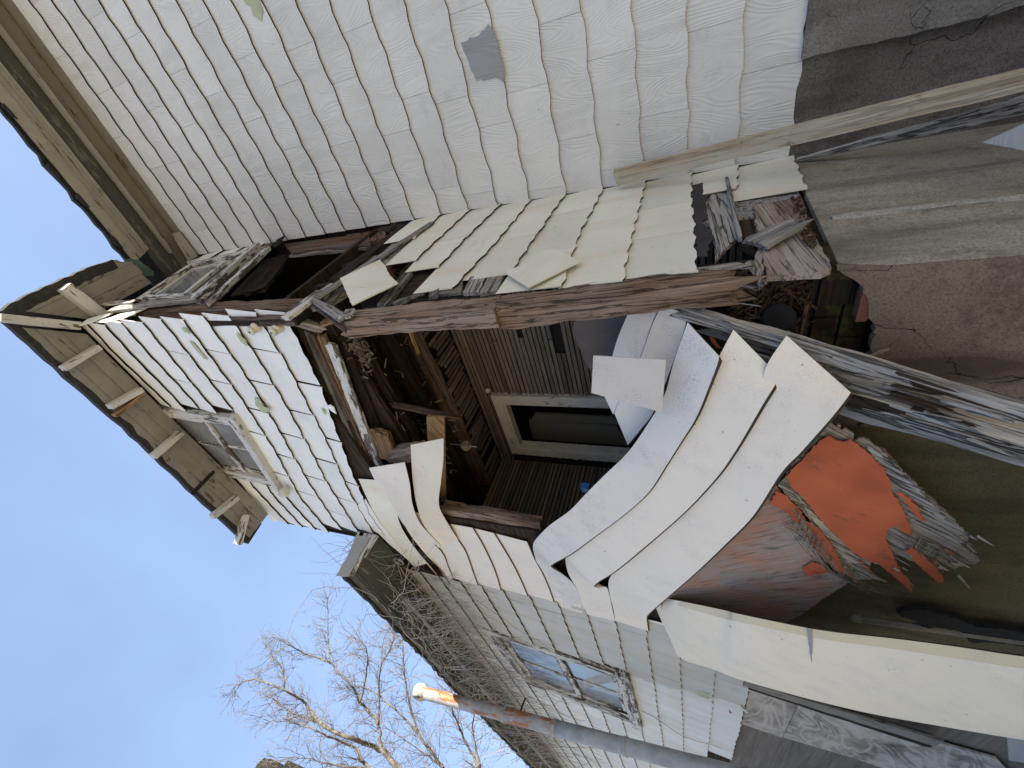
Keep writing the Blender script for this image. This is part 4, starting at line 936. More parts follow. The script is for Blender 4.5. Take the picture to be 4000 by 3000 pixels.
DW = [PY(p, YC) for p in (R4((1510, 1372))[0], R4((1078, 815))[0], (2460, 2634), (2512, 2828))]  # TL TR BR BL
dx0, dx1 = (DW[0].x+DW[3].x)/2, (DW[1].x+DW[2].x)/2; dzt, dzb = DW[0].z, DW[3].z
for lo, hi in (((-16.5, YC+.005, -.48), (dx0+.06, YC+.10, 3.2)), ((dx1-.06, YC+.005, -.48), (-4.4, YC+.10, 3.2)), ((dx0+.06, YC+.005, -.48), (dx1-.06, YC+.10, dzb+.06)), ((dx0+.06, YC+.005, dzt-.06), (dx1-.06, YC+.10, 3.2))): box('wall_sheathing', lo, hi, 'dark_wood', wing)
for i in range(1, len(DZ)):
    xr = -4.42 if i < 12 else -4.9
    segs = []
    for a, b in joints(-15.0 if i < 13 else -8.4, xr, .62 if i % 2 else .61, .25*(i % 3)-.1, .0015):
        zc = (DZ[i]+DZ[i-1])/2
        if zc < dzt and zc > dzb-.02 and b > dx0 and a < dx1:
            if a < dx0-.05: segs.append((a, dx0))
            if b > dx1+.05: segs.append((dx1, b))
        else: segs.append((a, b))
    course(wing, 'y', YC-.002, lambda u, z=DZ[i-1]: z, lambda u, z=DZ[i]: z, segs, 'shingle_wing', amp=.005, period=.21, thick=.012, lift=.013, ph=i*1.3, jit=.006)
o_ = V((0, -.018, 0))
window(wing, DW[0]+o_, DW[1]+o_, DW[2]+o_, DW[3]+o_, (0, -1, 0), 2, 1, (.07, .085), 'glass_dark', 'trim_paint', 'trim_paint')
patch('peeled_paint', R7((310, 620), (345, 630), (420, 640), (560, 700), (550, 770), (470, 740), (330, 680)), (YC, .034, [lambda x, z=z: z for z in DZ]), 'bare_green', wing, (.03, .008))
M['red_smear'] = flat('red_paint_smear', (.42, .10, .08), .8, .3, 20)
patch('red_smear', R7((660, 885), (720, 880), (810, 885), (860, 945), (845, 955), (780, 920), (700, 910)), (YC, .034, [lambda x, z=z: z for z in DZ]), 'red_smear', wing, (.02, .008))
slab('broken_shingle_tip', [PY(p, YC-.04) for p in R7((965, 850), (1000, 880), (1072, 950), (1050, 950), (990, 900))], .006, 'shingle_wing', wing)
# eave of the wing
ZD = 3.16
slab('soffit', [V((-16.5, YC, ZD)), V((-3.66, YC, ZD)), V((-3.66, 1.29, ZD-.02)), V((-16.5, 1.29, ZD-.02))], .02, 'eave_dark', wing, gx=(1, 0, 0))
slab('frieze_board', [V((-16.5, YC-.012, 2.98)), V((-4.5, YC-.012, 2.98)), V((-4.5, YC-.012, ZD)), V((-16.5, YC-.012, ZD))], .02, 'eave_brown', wing, gx=(1, 0, 0))
slab('fascia', [V((-16.5, 1.31, ZD-.03)), V((-3.62, 1.31, ZD-.03)), V((-3.62, 1.265, ZD+.07)), V((-16.5, 1.265, ZD+.07))], .02, 'eave_dark', wing, gx=(1, 0, 0))
edge = [(-16.5+i*.09, 1.245+rng.uniform(-.018, .012)) for i in range(int((16.5-3.55)/.09)+1)]
n_ = len(edge); vv = [V((x, y, ZD+.05)) for x, y in edge]+[V((x, y, ZD+.10)) for x, y in edge]+[V((x, 4.5, ZD+.62)) for x, y in edge]+[V((x, 4.5, ZD+.5)) for x, y in edge]
ff = [(r*n_+i, r*n_+i+1, ((r+1) % 4)*n_+i+1, ((r+1) % 4)*n_+i) for i in range(n_-1) for r in range(4)]+[(0, n_, 2*n_, 3*n_), (n_-1, 4*n_-1, 3*n_-1, 2*n_-1)]
mk('roof', vv, ff, Matrix(), 'roofing', wing)
slab('eave_end', [V((-3.63, 1.27, ZD-.04)), V((-3.63, YC-.05, ZD-.06)), V((-3.63, YC-.05, ZD+.20)), V((-3.63, 1.25, ZD+.10))], .03, 'trim_paint', wing, gx=(0, 1, 0))
slab('roof_cap_piece', [V((-3.61, 1.24, ZD-.02)), V((-3.61, 1.66, ZD+.0)), V((-3.61, 1.66, ZD+.15)), V((-3.61, 1.22, ZD+.12))], .012, 'patch_grey', wing, rough=(.05, .008))
# conduit under the eave with its hanger ring
tube('eave_conduit', [V((-4.6, 1.50, 3.10)), V((-7, 1.50, 3.11)), V((-14, 1.50, 3.10))], .022, 'galv', wing)
a_ = PZ(c7((1195, 385))[0], 3.1); ringp = [a_+V((.06*math.cos(t), 0, .06*math.sin(t))) for t in [i*math.pi/10 for i in range(20)]]
v_, f_ = tube('', ringp, .010, 'galv', sides=6, build=False); many('hanger_ring', [(v_, f_)], 'galv', wing)
# crawl space under the wing: figured plywood, trim strip, dark boards
pl = lambda p, d=0: PY(p, YC+.004-d)
slab('figured_plywood', [pl(p, .004) for p in R7((1090, 640), (1400, 705), (1722, 805), (1512, 1270), (985, 1085))], .018, 'plyfig', wing, gx=(-1, 0, 0))
slab('figured_plywood', [pl(p, .022) for p in T6((462, 1145), (1000, 1290), (1600, 1478), (2000, 1590), (2300, 1900), (1500, 1800), (900, 1590), (332, 1420))], .018, 'plyfig', wing, gx=(-1, 0, -.4))
slab('dark_skirt', [V((-4.5, YC+.02, -.40)), V((-14, YC+.02, -.40)), V((-14, YC+.02, GROUND)), V((-4.5, YC+.02, GROUND))], .03, 'skirt', wing, gx=(1, 0, 0))
tpx('trim_strip', pl(T6((30, 985))[0], .07), pl(T6((20, 1020))[0], .07), pl(T6((1560, 1450))[0], .10), pl(T6((1540, 1500))[0], .10), .02, 'eave_brown', wing, rough=.003)
tpx('trim_strip', pl(T6((70, 1030))[0], .05), pl(T6((60, 1048))[0], .05), pl(T6((1500, 1480))[0], .07), pl(T6((1490, 1510))[0], .07), .02, 'dark_wood', wing, rough=.003)
slab('tar_scrap', [pl(p, -.0) for p in R7((628, 415), (940, 505), (950, 615), (780, 575), (630, 545))], .004, 'tar', wing, rough=(.05, .01))
for a, b, c_, d_ in (R7((955, 510), (990, 515), (1000, 605), (960, 600)), R7((1075, 555), (1105, 560), (1108, 615), (1075, 610))): slab('bare_stud_end', [pl(p, .01) for p in (a, b, c_, d_)], .03, 'rot_orange', wing)
lp = slab('pale_panel', [PY(p, 1.5) for p in T6((2082, 1422), (2330, 1450), (2330, 1640), (2095, 1600))], .01, 'patch_grey'); tag(lp, 'pale grey panel scrap under the long cream siding strip', 'panel')
# ================================================================== torn strips of siding hanging from the bay
GR = 'torn siding strips hanging off the bay'
def hang(label, pairs, ys, mat, **k):
    n = len(pairs); o = sheet('torn_siding_strip', [(PY(a, ys[i][0]), PY(b, ys[i][1])) for i, (a, b) in enumerate(pairs)], .007, mat, None, hem=.012, edge='dirt_shade_edge_soft', **k)
    return tag(o, label, 'siding strip', GR)
def prs(t, *q): return [tuple(t(a, b)) for a, b in q]
hang('uppermost long siding strip, curled from the post and speckled grey', prs(T5, ((530, 925), (755, 995)), ((455, 760), (738, 890)), ((400, 620), (690, 775)), ((372, 520), (600, 690))) +
     prs(T5, ((364, 485), (508, 632)), ((372, 435), (530, 600)), ((430, 365), (660, 528)), ((505, 295), (850, 390)), ((650, 190), (1060, 235))) +
     prs(T2, ((580, 1655), (1060, 1655)), ((725, 1510), (1210, 1430)), ((900, 1340), (1330, 1240)), ((1050, 1130), (1440, 1060)), ((1190, 890), (1535, 830)), ((1260, 640), (1605, 645)), ((1372, 318), (1618, 582))),
     [(1.757, 1.735)]*2+[(1.75, 1.715), (1.72, 1.68), (1.66, 1.62), (1.62, 1.575), (1.60, 1.55), (1.585, 1.53), (1.575, 1.515), (1.57, 1.50), (1.565, 1.49), (1.565, 1.48), (1.57, 1.48), (1.585, 1.49), (1.61, 1.50), (1.64, 1.52)], 'vinyl_grey', nl=110, bulge=.001)
hang('middle torn siding strip whose square end hangs between two others', prs(T5, ((755, 992), (1005, 1050)), ((738, 888), (985, 960)), ((700, 790), (960, 850)), ((640, 680), (935, 788))) +
     prs(T5, ((618, 570), (845, 785)), ((640, 545), (872, 748)), ((760, 455), (1010, 660)), ((960, 305), (1300, 420)), ((1160, 130), (1560, 190))) +
     prs(T2, ((1090, 1460), (1600, 1530)), ((1240, 1270), (1735, 1340)), ((1400, 1060), (1850, 1150)), ((1500, 850), (1960, 960)), ((1590, 640), (2035, 840)), ((1730, 375), (2092, 745))),
     [(1.74, 1.725), (1.735, 1.715), (1.72, 1.69), (1.69, 1.655), (1.63, 1.59), (1.60, 1.555), (1.57, 1.52), (1.55, 1.495), (1.53, 1.475), (1.52, 1.46), (1.515, 1.455), (1.515, 1.455), (1.525, 1.465), (1.54, 1.475), (1.57, 1.50)], 'vinyl', nl=100, bulge=.001)
hang('lowest curved siding strip, clean cream with a small nail hole', prs(T5, ((1005, 1048), (1265, 1130)), ((986, 960), (1252, 1032)), ((965, 850), (1262, 1005)), ((955, 745), (1310, 958)), ((1010, 660), (1420, 862)), ((1250, 470), (1640, 670)), ((1500, 250), (1860, 460)), ((1710, 40), (2080, 235))) +
     prs(T3, ((480, 1610), (900, 1800)), ((610, 1380), (1060, 1630)), ((735, 1120), (1290, 1370)), ((800, 935), (1395, 1240)), ((945, 720), (1447, 1167))),
     [(1.725, 1.715), (1.72, 1.71), (1.69, 1.68), (1.63, 1.62), (1.58, 1.56), (1.54, 1.50), (1.515, 1.465), (1.50, 1.445), (1.49, 1.43), (1.49, 1.43), (1.495, 1.43), (1.50, 1.44), (1.52, 1.455)], 'vinyl', nl=90, bulge=.001)
hang('long yellowed siding strip reaching down to the ground', [tuple(T5((1410, 875), (1325, 950))), tuple(T5((1470, 888), (1370, 1055))), tuple(T5((1560, 905), (1440, 1200))), tuple(T5((1640, 925), (1520, 1342))), tuple(T5((1860, 968), (1760, 1425)))] +
     [tuple(T6((0, 460), (0, 972))), tuple(T6((600, 580), (500, 1112))), tuple(T6((1200, 650), (1000, 1232))), tuple(T6((1700, 715), (1600, 1340))), tuple(T6((2211, 790), (2211, 1442))), tuple(T6((2900, 860), (3000, 1560)))],
     [(1.66, 1.68), (1.60, 1.66), (1.56, 1.63), (1.53, 1.60), (1.47, 1.53), (1.40, 1.46), (1.30, 1.36), (1.20, 1.26), (1.12, 1.17), (1.04, 1.08), (.95, .98)], 'vinyl_yellow', nl=60, bulge=.004)
ys_ = bpy.data.objects['torn_siding_strip.003'] if 'torn_siding_strip.003' in bpy.data.objects else None
bd = [(T5((1410, 875))[0], T5((1400, 893))[0]), (T5((1560, 905))[0], T5((1545, 945))[0]), (T5((1860, 968))[0], T5((1845, 1030))[0]), (T6((0, 460))[0], T6((0, 520))[0]), (T6((600, 580))[0], T6((590, 645))[0]), (T6((1200, 650))[0], T6((1185, 730))[0]), (T6((1700, 715))[0], T6((1690, 805))[0]), (T6((2211, 790))[0], T6((2211, 885))[0]), (T6((2900, 860))[0], T6((2905, 960))[0])]
yb = [1.655, 1.555, 1.465, 1.395, 1.295, 1.195, 1.115, 1.035, .945]
sheet('nailing_band', [(PY(a, y), PY(b, y+.002)) for (a, b), y in zip(bd, yb)], .002, 'vinyl_band', ys_, nl=60, nw=2, edge='dirt_shade_edge_soft')
slab('grey_smear', [PY(p, y) for p, y in zip(T6((515, 566), (553, 572), (560, 700), (562, 800), (576, 1005), (560, 995), (545, 850), (535, 720)), (1.29, 1.29, 1.307, 1.32, 1.343, 1.343, 1.326, 1.31))], .001, 'patch_grey', ys_, rough=(.01, .003))
hang('short siding strip next to the corner post, dark sheet behind it', prs(T2, ((725, 905), (790, 1037)), ((760, 700), (880, 870)), ((785, 580), (1000, 595)), ((830, 430), (1085, 350)), ((920, 215), (1150, 200)), ((948, 100), (1195, 80))),
     [(1.76, 1.74), (1.77, 1.74), (1.78, 1.75), (1.80, 1.77), (1.82, 1.79), (1.83, 1.80)], 'vinyl_grey', nl=40)
hang('short siding strip with a pointed lower end under the loose square', prs(T2, ((800, 1030), (905, 1277)), ((830, 960), (1010, 1150)), ((900, 830), (1110, 1010)), ((1005, 590), (1240, 680)), ((1095, 340), (1350, 360)), ((1160, 200), (1345, 280)), ((1205, 85), (1290, 190))),
     [(1.73, 1.70), (1.73, 1.69), (1.735, 1.69), (1.745, 1.70), (1.765, 1.72), (1.775, 1.74), (1.785, 1.76)], 'vinyl_grey', nl=40)
sq = slab('loose_siding_square', [PY(T2((635, 580))[0], 1.55), PY(T2((1202, 612))[0], 1.53), PY(T2((1172, 1025))[0], 1.48), PY(T2((1095, 1000))[0], 1.48), PY(T2((620, 870))[0], 1.51)], .007, 'vinyl_dull'); tag(sq, 'loose square siding piece resting across the curved strips', 'siding piece')
ds = slab('dark_sheet', [PY(p, 2.05) for p in T2((520, 140), (960, 60), (960, 230), (860, 480), (800, 640), (640, 690), (600, 680), (550, 565), (468, 400), (482, 330))], .012, 'faded'); ds.data.materials[0] = flat('dark_brown_sheet', (.12, .095, .085), .85, .3, 5, .3)
tag(ds, 'dark brown sheet standing behind the short strips inside the room', 'sheet')
ls1 = slab('loose_shingle', [PB(p, .05) for p in c5((45, 215), (290, 100), (330, 150), (350, 195), (402, 245), (118, 382))], .007, 'shingle_cream', gx=(0, 1, 0), rough=(.03, .003)); tag(ls1, 'loose cream shingle with a curved edge at the top of the return', 'shingle')
ls2 = slab('loose_shingle', [PB(p, .035) for p in c5((1060, 178), (1150, 140), (1240, 60), (1370, 35), (1528, 110), (1205, 272))], .007, 'shingle_cream', gx=(0, .4, 1)); tag(ls2, 'loose grained shingle tilted over the cream courses above the post', 'shingle')
# ================================================================== things leaning and hanging about
lt = tpx('leaning_timber', PY((2398, 668), 3.02), PY((2408, 728), 3.02), PY((4600, 130), 2.42), PY((4600, 216), 2.42), .04, 'timber', None, rough=.0025, split=(.004, 0), m=6, seg=.05)
tag(lt, 'long weathered timber leaning in the corner of the house walls', 'timber')
gb = tpx('grey_board', PY((3112, 624), 3.04), PY((3116, 634), 3.04), PY((4300, 295), 2.62), PY((4300, 385), 2.62), .02, 'silver_wood', None, rough=.006, split=(.02, 0)); tag(gb, 'thin split grey board leaning beside the long timber', 'board')
ws = slab('fallen_shingle', [PY(c3((1955, 880))[0], 2.35), PY(c3((2350, 700))[0], 2.30), PY(c3((2350, 965))[0], 2.25), PY(c3((2120, 910))[0], 2.3)], .007, 'patch_grey', gx=(0, 0, 1)); tag(ws, 'grey shingle corner resting against the beige foundation', 'shingle')
# weathered beam falling out of the corner
beam = thing('weathered_beam', 'split silver grey beam slanting from the broken bay corner', 'beam', PY((3300, 1500), 1.6))
def bp(p, q, w0, w1, y0, y1, th, mat, **k):
    (ax, ay), (bx, by) = p, q
    tpx(k.pop('name', 'split_plank'), PY((ax+w0*.15, ay-w0/2), y0), PY((ax-w0*.15, ay+w0/2), y0), PY((bx+w1*.15, by-w1/2), y1), PY((bx-w1*.15, by+w1/2), y1), th, mat, beam, **k)
bp((2690, 1232), (4150, 1672), 42, 62, 1.72, 1.30, .035, 'silver_wood', rough=.006, split=(.10, 0), m=8, seg=.03, name='top_plank')
bp((2830, 1312), (4150, 1722), 34, 42, 1.75, 1.33, .05, 'silver_wood', rough=.010, split=(.12, 0), m=8, seg=.03)
bp((3040, 1418), (4150, 1760), 38, 44, 1.67, 1.24, .05, 'ply', rough=.010, split=(.12, 0), m=8, seg=.03)
bp((3000, 1450), (4150, 1805), 40, 46, 1.735, 1.31, .06, 'silver_wood', rough=.011, split=(.10, 0), m=8, seg=.03)
bp((3080, 1525), (4150, 1848), 44, 46, 1.70, 1.28, .06, 'silver_wood', rough=.011, split=(.10, 0), m=8, seg=.03)
bp((2800, 1335), (4150, 1762), 160, 165, 1.78, 1.35, .06, 'dark_wood', rough=.012, split=(.10, .1), m=8, seg=.03, name='rotten_core')
bp((3140, 1380), (3480, 1478), 16, 14, 1.66, 1.55, .012, 'tan_board', rough=.004, split=(.03, .05), name='fresh_splinter')
bp((3470, 1440), (4150, 1660), 24, 30, 1.60, 1.32, .02, 'ply', rough=.006, split=(.06, 0), name='fresh_splinter')
bp((2815, 1252), (3080, 1372), 26, 40, 1.70, 1.64, .012, 'old_wood', rough=.005, split=(.03, .03))
rr = random.Random(41)
for i in range(26):
    t = rr.uniform(.05, .85); x = 2850+t*1150; y = 1290+t*430+rr.uniform(-85, 95); L = rr.uniform(90, 330); sl = .30+rr.gauss(0, .05); w_ = rr.uniform(4, 12)
    yy = 1.66-.42*t
    tpx('splinter', PY((x, y-w_/2), yy), PY((x, y+w_/2), yy), PY((x+L, y+L*sl-w_*.25), yy-.06), PY((x+L, y+L*sl+w_*.25), yy-.06), .008, ('silver_wood', 'ply', 'old_wood', 'dark_wood')[i % 4], beam, rough=.003, split=(.02, .05), m=3)
# broken plywood with orange paint
bpw = thing('broken_plywood', 'broken plywood with peeling orange paint sticking out under the strips', 'plywood', PY((3400, 2000), 1.55))
P0_, n_p = PY((3300, 2000), 1.57), V((-.03, -1, .04))
def ply(name, pts, d, th, mat, rough=(.012, .005), g=(1, 0, 1.5)): return slab(name, [PP(p, P0_+V((0, -d, 0)), n_p) for p in pts], th, mat, bpw, gx=g, rough=rough, n=n_p)
ply('faded_sheet', T4((-620, 1580), (-300, 1240), (-60, 980), (200, 700), (300, 830), (430, 1050), (560, 1250), (700, 1480))+T6((845, 212), (720, 290), (620, 352), (510, 440), (360, 525), (0, 560), (-620, 440)), .0, .012, 'faded', g=(1, 0, -1.1))
ply('back_ply', T4((880, 440), (1130, 505), (1250, 660), (1440, 840), (1650, 1040), (1720, 1120), (1600, 1100), (1300, 900)), .004, .008, 'rot', (.02, .004))
ply('inner_ply', T4((290, 800), (500, 480), (700, 300), (745, 335), (765, 310), (790, 360), (820, 345), (885, 400), (870, 450), (920, 425), (985, 432), (1100, 520), (1230, 640), (1440, 860), (1640, 1040), (1790, 1190), (1760, 1250), (1700, 1230), (1870, 1380), (1815, 1412), (1740, 1390), (1690, 1440), (1560, 1400), (1500, 1350), (1400, 1400), (1320, 1380), (1240, 1340), (1130, 1330), (1010, 1400), (1000, 1470), (1140, 1555), (1050, 1525), (900, 1530), (800, 1480), (700, 1270), (560, 1090), (420, 930)), .012, .008, 'ply')
ply('ply_ridge', T4((985, 470), (1100, 560), (1260, 690), (1440, 880), (1600, 1040), (1560, 1060), (1380, 920), (1180, 760), (1060, 640)), .020, .010, 'silver_wood')
ply('ply_ridge', T4((420, 850), (560, 1000), (740, 1180), (900, 1330), (960, 1400), (830, 1400), (700, 1230), (520, 1010)), .018, .008, 'ply')
ply('orange_face', T4((670, 405), (740, 440), (800, 455), (860, 430), (985, 535), (1100, 640), (1160, 735), (1185, 850), (1260, 960), (1310, 1080), (1340, 1190), (1280, 1170), (1210, 1110), (1130, 1140), (1140, 1230), (1200, 1360), (1250, 1470), (1310, 1530), (1345, 1640), (1240, 1540), (1150, 1470), (1080, 1400), (1000, 1390), (900, 1330), (820, 1260), (730, 1170), (640, 1080), (560, 980), (480, 880), (390, 800), (355, 720), (430, 640), (560, 500)), .028, .003, 'orange')
ply('orange_flake', T4((450, 1070), (560, 1085), (650, 1180), (740, 1300), (795, 1420), (812, 1485), (740, 1450), (650, 1370), (540, 1240)), .026, .003, 'orange')
ply('orange_flake', T4((1330, 1270), (1420, 1330), (1540, 1440), (1590, 1535), (1545, 1555), (1480, 1500), (1400, 1430), (1290, 1310)), .034, .003, 'orange')
ply('orange_flake', T4((1210, 850), (1260, 850), (1330, 910), (1400, 990), (1432, 1075), (1380, 1050), (1320, 980), (1270, 910)), .030, .003, 'orange')
ply('orange_flake', T4((225, 930), (280, 835), (350, 870), (430, 950), (500, 1040), (520, 1090), (440, 1090), (330, 990)), .014, .003, 'orange')
ply('orange_flake', T4((480, 1440), (560, 1390), (640, 1420), (690, 1470), (600, 1490), (520, 1500)), .014, .002, 'orange')
rr = random.Random(77)
for i in range(34):                                    # frayed slivers along the torn edge
    bx, by = rr.choice(((1010, 1400), (1120, 1420), (1230, 1500), (1330, 1180), (1440, 1400), (1560, 1400), (1700, 1400), (1760, 1250), (800, 1470), (900, 1500), (1280, 1330), (1650, 1250)))
    bx += rr.gauss(0, 45); by += rr.gauss(0, 45); L = rr.uniform(50, 170); a = math.atan2(.62, 1)+rr.gauss(0, .14); wd = rr.uniform(5, 14)
    cx, cy = math.cos(a), math.sin(a); q = T4((bx-cy*wd, by+cx*wd), (bx+cy*wd, by-cx*wd), (bx+cx*L+cy*2, by+cy*L-cx*2), (bx+cx*L*.8-cy*wd*.6, by+cy*L*.8+cx*wd*.6))
    ply('sliver', q, rr.uniform(.016, .034), .003, 'orange' if i % 3 == 0 and bx < 1600 else 'ply', None)
fib = []
rr = random.Random(5)
def fibre(a, b, d, r=.0010):
    a, b = V((*a, 0)), V((*b, 0)); pts = []
    off = V((rr.uniform(-25, 25), rr.uniform(-25, 25), 0))
    for i in range(6):
        t = i/5; p = a.lerp(b, t)+off*math.sin(math.pi*t)
        pts.append(PP((p.x, p.y), P0_+V((0, -d-.02*t, 0)), n_p))
    fib.append(tube('', pts, [r, r, r, r*.8, r*.6, r*.3], 'ply', sides=4, build=False))
for i in range(24):
    s = T4((rr.uniform(330, 520), rr.uniform(930, 1130)))[0]; e = T4((rr.uniform(700, 880), rr.uniform(1380, 1560)))[0]; fibre(s, e, .032, .0017)
for i in range(14):
    s = T4((rr.uniform(740, 820), rr.uniform(1400, 1500)))[0]; e = T4((rr.uniform(950, 1200), rr.uniform(1560, 1690)))[0]; fibre(s, e, .03, .0008)
for i in range(22):
    s = T4((rr.uniform(1260, 1360), rr.uniform(1150, 1280)))[0]; e = T4((rr.uniform(1480, 1680), rr.uniform(1290, 1440)))[0]; fibre(s, e, .036, .0018)
o = many('splinters', fib, 'ply', bpw); o['kind'] = 'stuff'
# vent pipe with rust, rising past the wing's eave
vp = thing('vent_pipe', 'tall rusty galvanised flue pipe rising past the wing eave', 'pipe', PY((2600, 2955), 1.08))
def fl(t): return PY((1660+(2640-1660)*t, 2708+(2968-2708)*t), 1.08)
for t0, t1, m_ in ((.0, .32, 'rust'), (.318, .52, 'rust'), (.518, 1.35, 'galv')):
    a, b = fl(t0), fl(t1); tube('pipe_length', [a+(b-a)*(i/8) for i in range(9)], .080 if m_ == 'rust' else .083, m_, vp, sides=24, cap=True)
ax = (fl(0)-fl(.1)).normalized()
for t in (.32, .52, .80): lathe('pipe_joint', fl(t), ax, [(.083, -.03), (.090, -.025), (.090, .02), (.083, .03)], 'rust' if t < .6 else 'galv', vp, 24)
lathe('pipe_cap', fl(-.012), ax, [(.0, .10), (.08, .10), (.105, .085), (.112, .02), (.112, -.02), (.10, -.03), (.084, -.10), (.0, -.10)], 'cap', vp, 24)
tube('pipe_strap', [fl(.375)+V((0, -.03, 0)), fl(.375)+V((.0, .12, 0)), V((fl(.375).x-.05, 1.31, fl(.375).z))], .012, 'dark_wood', vp)
# capped pipe and charred wood against the mossy wall
cp0, cp1 = PY(T6((900, 490))[0], 1.69), PY(T6((1700, 600))[0], 1.69); ax = (cp0-cp1).normalized()
cp = thing('capped_pipe', 'short capped pipe standing against the mossy olive wall', 'pipe', cp1)
tube('pipe', [cp0, cp0.lerp(cp1, .5), cp1, cp1+(cp1-cp0)*.6], .022, 'old_pipe', cp, 14)
lathe('pipe_cap', cp0, ax, [(.0, .034), (.012, .032), (.022, .022), (.027, .004), (.028, -.024), (.023, -.028)], 'old_pipe', cp, 14)
cw_ = slab('charred_wood', [PY(p, 1.68) for p in T6((1225, 445), (1300, 430), (1440, 425), (1540, 450), (1700, 500), (1850, 560), (2050, 575), (2400, 640), (2400, 760), (2100, 690), (1900, 680), (1800, 680), (1700, 590), (1520, 550), (1450, 580), (1400, 530), (1260, 480))], .03, 'black', rough=(.012, .008)); tag(cw_, 'jagged charred wood beside the capped pipe', 'charred wood')
# porcelain insulators, the egg-shaped one by the window
for k, (p, lab) in enumerate(((R2((655, 390))[0], 'upper of two porcelain insulators on the white bay corner'), (R2((925, 400))[0], 'lower of two porcelain insulators on the white bay corner'))):
    q = PY(p, YC-.035); t = thing('insulator', lab, 'insulator', q, 'porcelain insulators on the bay corner')
    lathe('insulator_body', q, (-.05, -1, .15), [(.026, -.02), (.034, -.005), (.036, .012), (.034, .03), (.028, .036), (.028, .045), (.031, .052), (.028, .066), (.018, .072), (.006, .066), (.0, .066)], 'porcelain', t, 22)
    lathe('wire_hole', q+V((-.004, -.060, .017)), (-.3, -.5, .9), [(.008, -.002), (.010, .004), (.0, .004)], 'black', t, 10)
q = PY(R3((1135, 1030))[0], 1.66); t = thing('round_insulator', 'egg shaped porcelain knob at the lower corner of the bay window', 'insulator', q)
lathe('insulator_body', q, (.5, -.3, -.75), [(.0, -.075), (.035, -.06), (.052, -.03), (.056, 0), (.050, .035), (.033, .06), (.0, .07)], 'porcelain', t, 22)
tube('insulator_pin', [q+V((.0, .0, .0)), PY(R3((1040, 990))[0], 1.75)], .016, 'porcelain', t)
# hanging lamp holder, blue box
q = PY(T1((1042, 1182))[0], 2.3); t = thing('lamp_holder', 'pale round lamp holder dangling on a wire inside the room', 'lamp holder', q)
lathe('holder_disc', q, (1, -.35, -.55), [(.0, .012), (.03, .012), (.048, .006), (.05, 0), (.048, -.006), (.0, -.010)], 'ply', t, 18)
tube('holder_pin', [q, PY(T1((1125, 1192))[0], 2.28)], .006, 'galv', t); tube('holder_wire', [PY(T1((868, 1160))[0], 2.34), PY(T1((940, 1170))[0], 2.36), q], .003, 'wire', t)
bb = PY(T1((1975, 1512))[0], 1.95); t = thing('blue_box', 'small blue box caught behind the uppermost curled strip', 'box', bb)
box('box_body', bb+V((-.035, -.02, -.03)), bb+V((.035, .02, .03)), 'blue', t); box('box_label', bb+V((-.012, -.0225, -.015)), bb+V((.014, -.0205, .012)), 'wire', t)
# porcelain knobs on the lath wall
for k, (p, lab) in enumerate(((T1((1080, 188))[0], 'white star shaped knob high on the brown lath wall'), (T1((1212, 750))[0], 'small pale knob on the lath wall beside the door casing'))):
    q = PY(p, YBK-.03); kb = lathe('lath_knob', q, (0, -1, 0), [(.0, .03), (.012, .03), (.016, .02), (.030, .012), (.032, 0), (.028, -.012), (.0, -.012)], 'porcelain', None, 12); tag(kb, lab, 'knob')
# ================================================================== dry vines over the wing's eave
rr = random.Random(21); vp_ = []
def strand(a, steps, d, r, wob, g=0):
    p = V(a); d = V(d).normalized(); pts = [p.copy()]
    for i in range(steps):
        d = (d+V((rr.gauss(0, wob), rr.gauss(0, wob*.6), rr.gauss(0, wob)+g))).normalized(); p = p+d*.085
        p.y = min(p.y, 1.742 if p.z < 3.12 else 1.55); pts.append(p.copy())
    vp_.append(tube('', pts, [r*(1-.7*i/steps) for i in range(steps+1)], 'vine', sides=3, build=False, cap=False))
    return pts
for i in range(300):
    x = -4.3-abs(rr.gauss(0, 1))*3.2 if i % 3 else rr.uniform(-12.5, -4.3)
    z = rr.uniform(2.95, 3.11); y = rr.uniform(1.22, 1.70)
    k = strand((x, y, z), rr.randint(7, 17), (rr.uniform(-.2, .7), rr.uniform(-.05, .35), rr.uniform(-.9, .1)), rr.uniform(.0022, .0055), .20)
    for j in range(2):
        q = k[rr.randint(2, len(k)-2)]; strand(q, rr.randint(3, 6), (rr.uniform(-1, 1), rr.uniform(-.3, .1), rr.uniform(-1, .4)), .0018, .25)
for i in range(90):
    x = rr.uniform(-13, -6.2); strand((x, rr.uniform(1.3, 1.72), 3.08), rr.randint(14, 24), (rr.uniform(-.5, .5), .15, -1), rr.uniform(.003, .006), .16)
for i in range(150):
    x = rr.uniform(-12, -4.1); strand((x, rr.uniform(1.24, 1.5), 3.12), rr.randint(8, 18), (rr.choice((-1, 1)), rr.uniform(-.1, .1), rr.uniform(-.2, .2)), rr.uniform(.003, .007), .22)
for i in range(26): strand(PY(c7((rr.uniform(930, 1040), rr.uniform(210, 300)))[0], 1.70), rr.randint(4, 8), (rr.uniform(-1, 1), rr.uniform(-.4, .1), rr.uniform(-.5, .8)), .003, .35)
strand(PY(R4((500, 280))[0], 1.72), 26, (-.9, 0, -1.6), .005, .10); strand(PY(R4((700, 330))[0], 1.72), 22, (-.6, 0, -1.5), .004, .12); strand(PY(R5((840, 1310))[0], 1.72), 18, (-1, 0, -.9), .006, .08)
v = many('dry_vine', vp_, 'vine'); tag(v, 'tangle of dry grey vine stems over the wing eave and wall', 'vine')
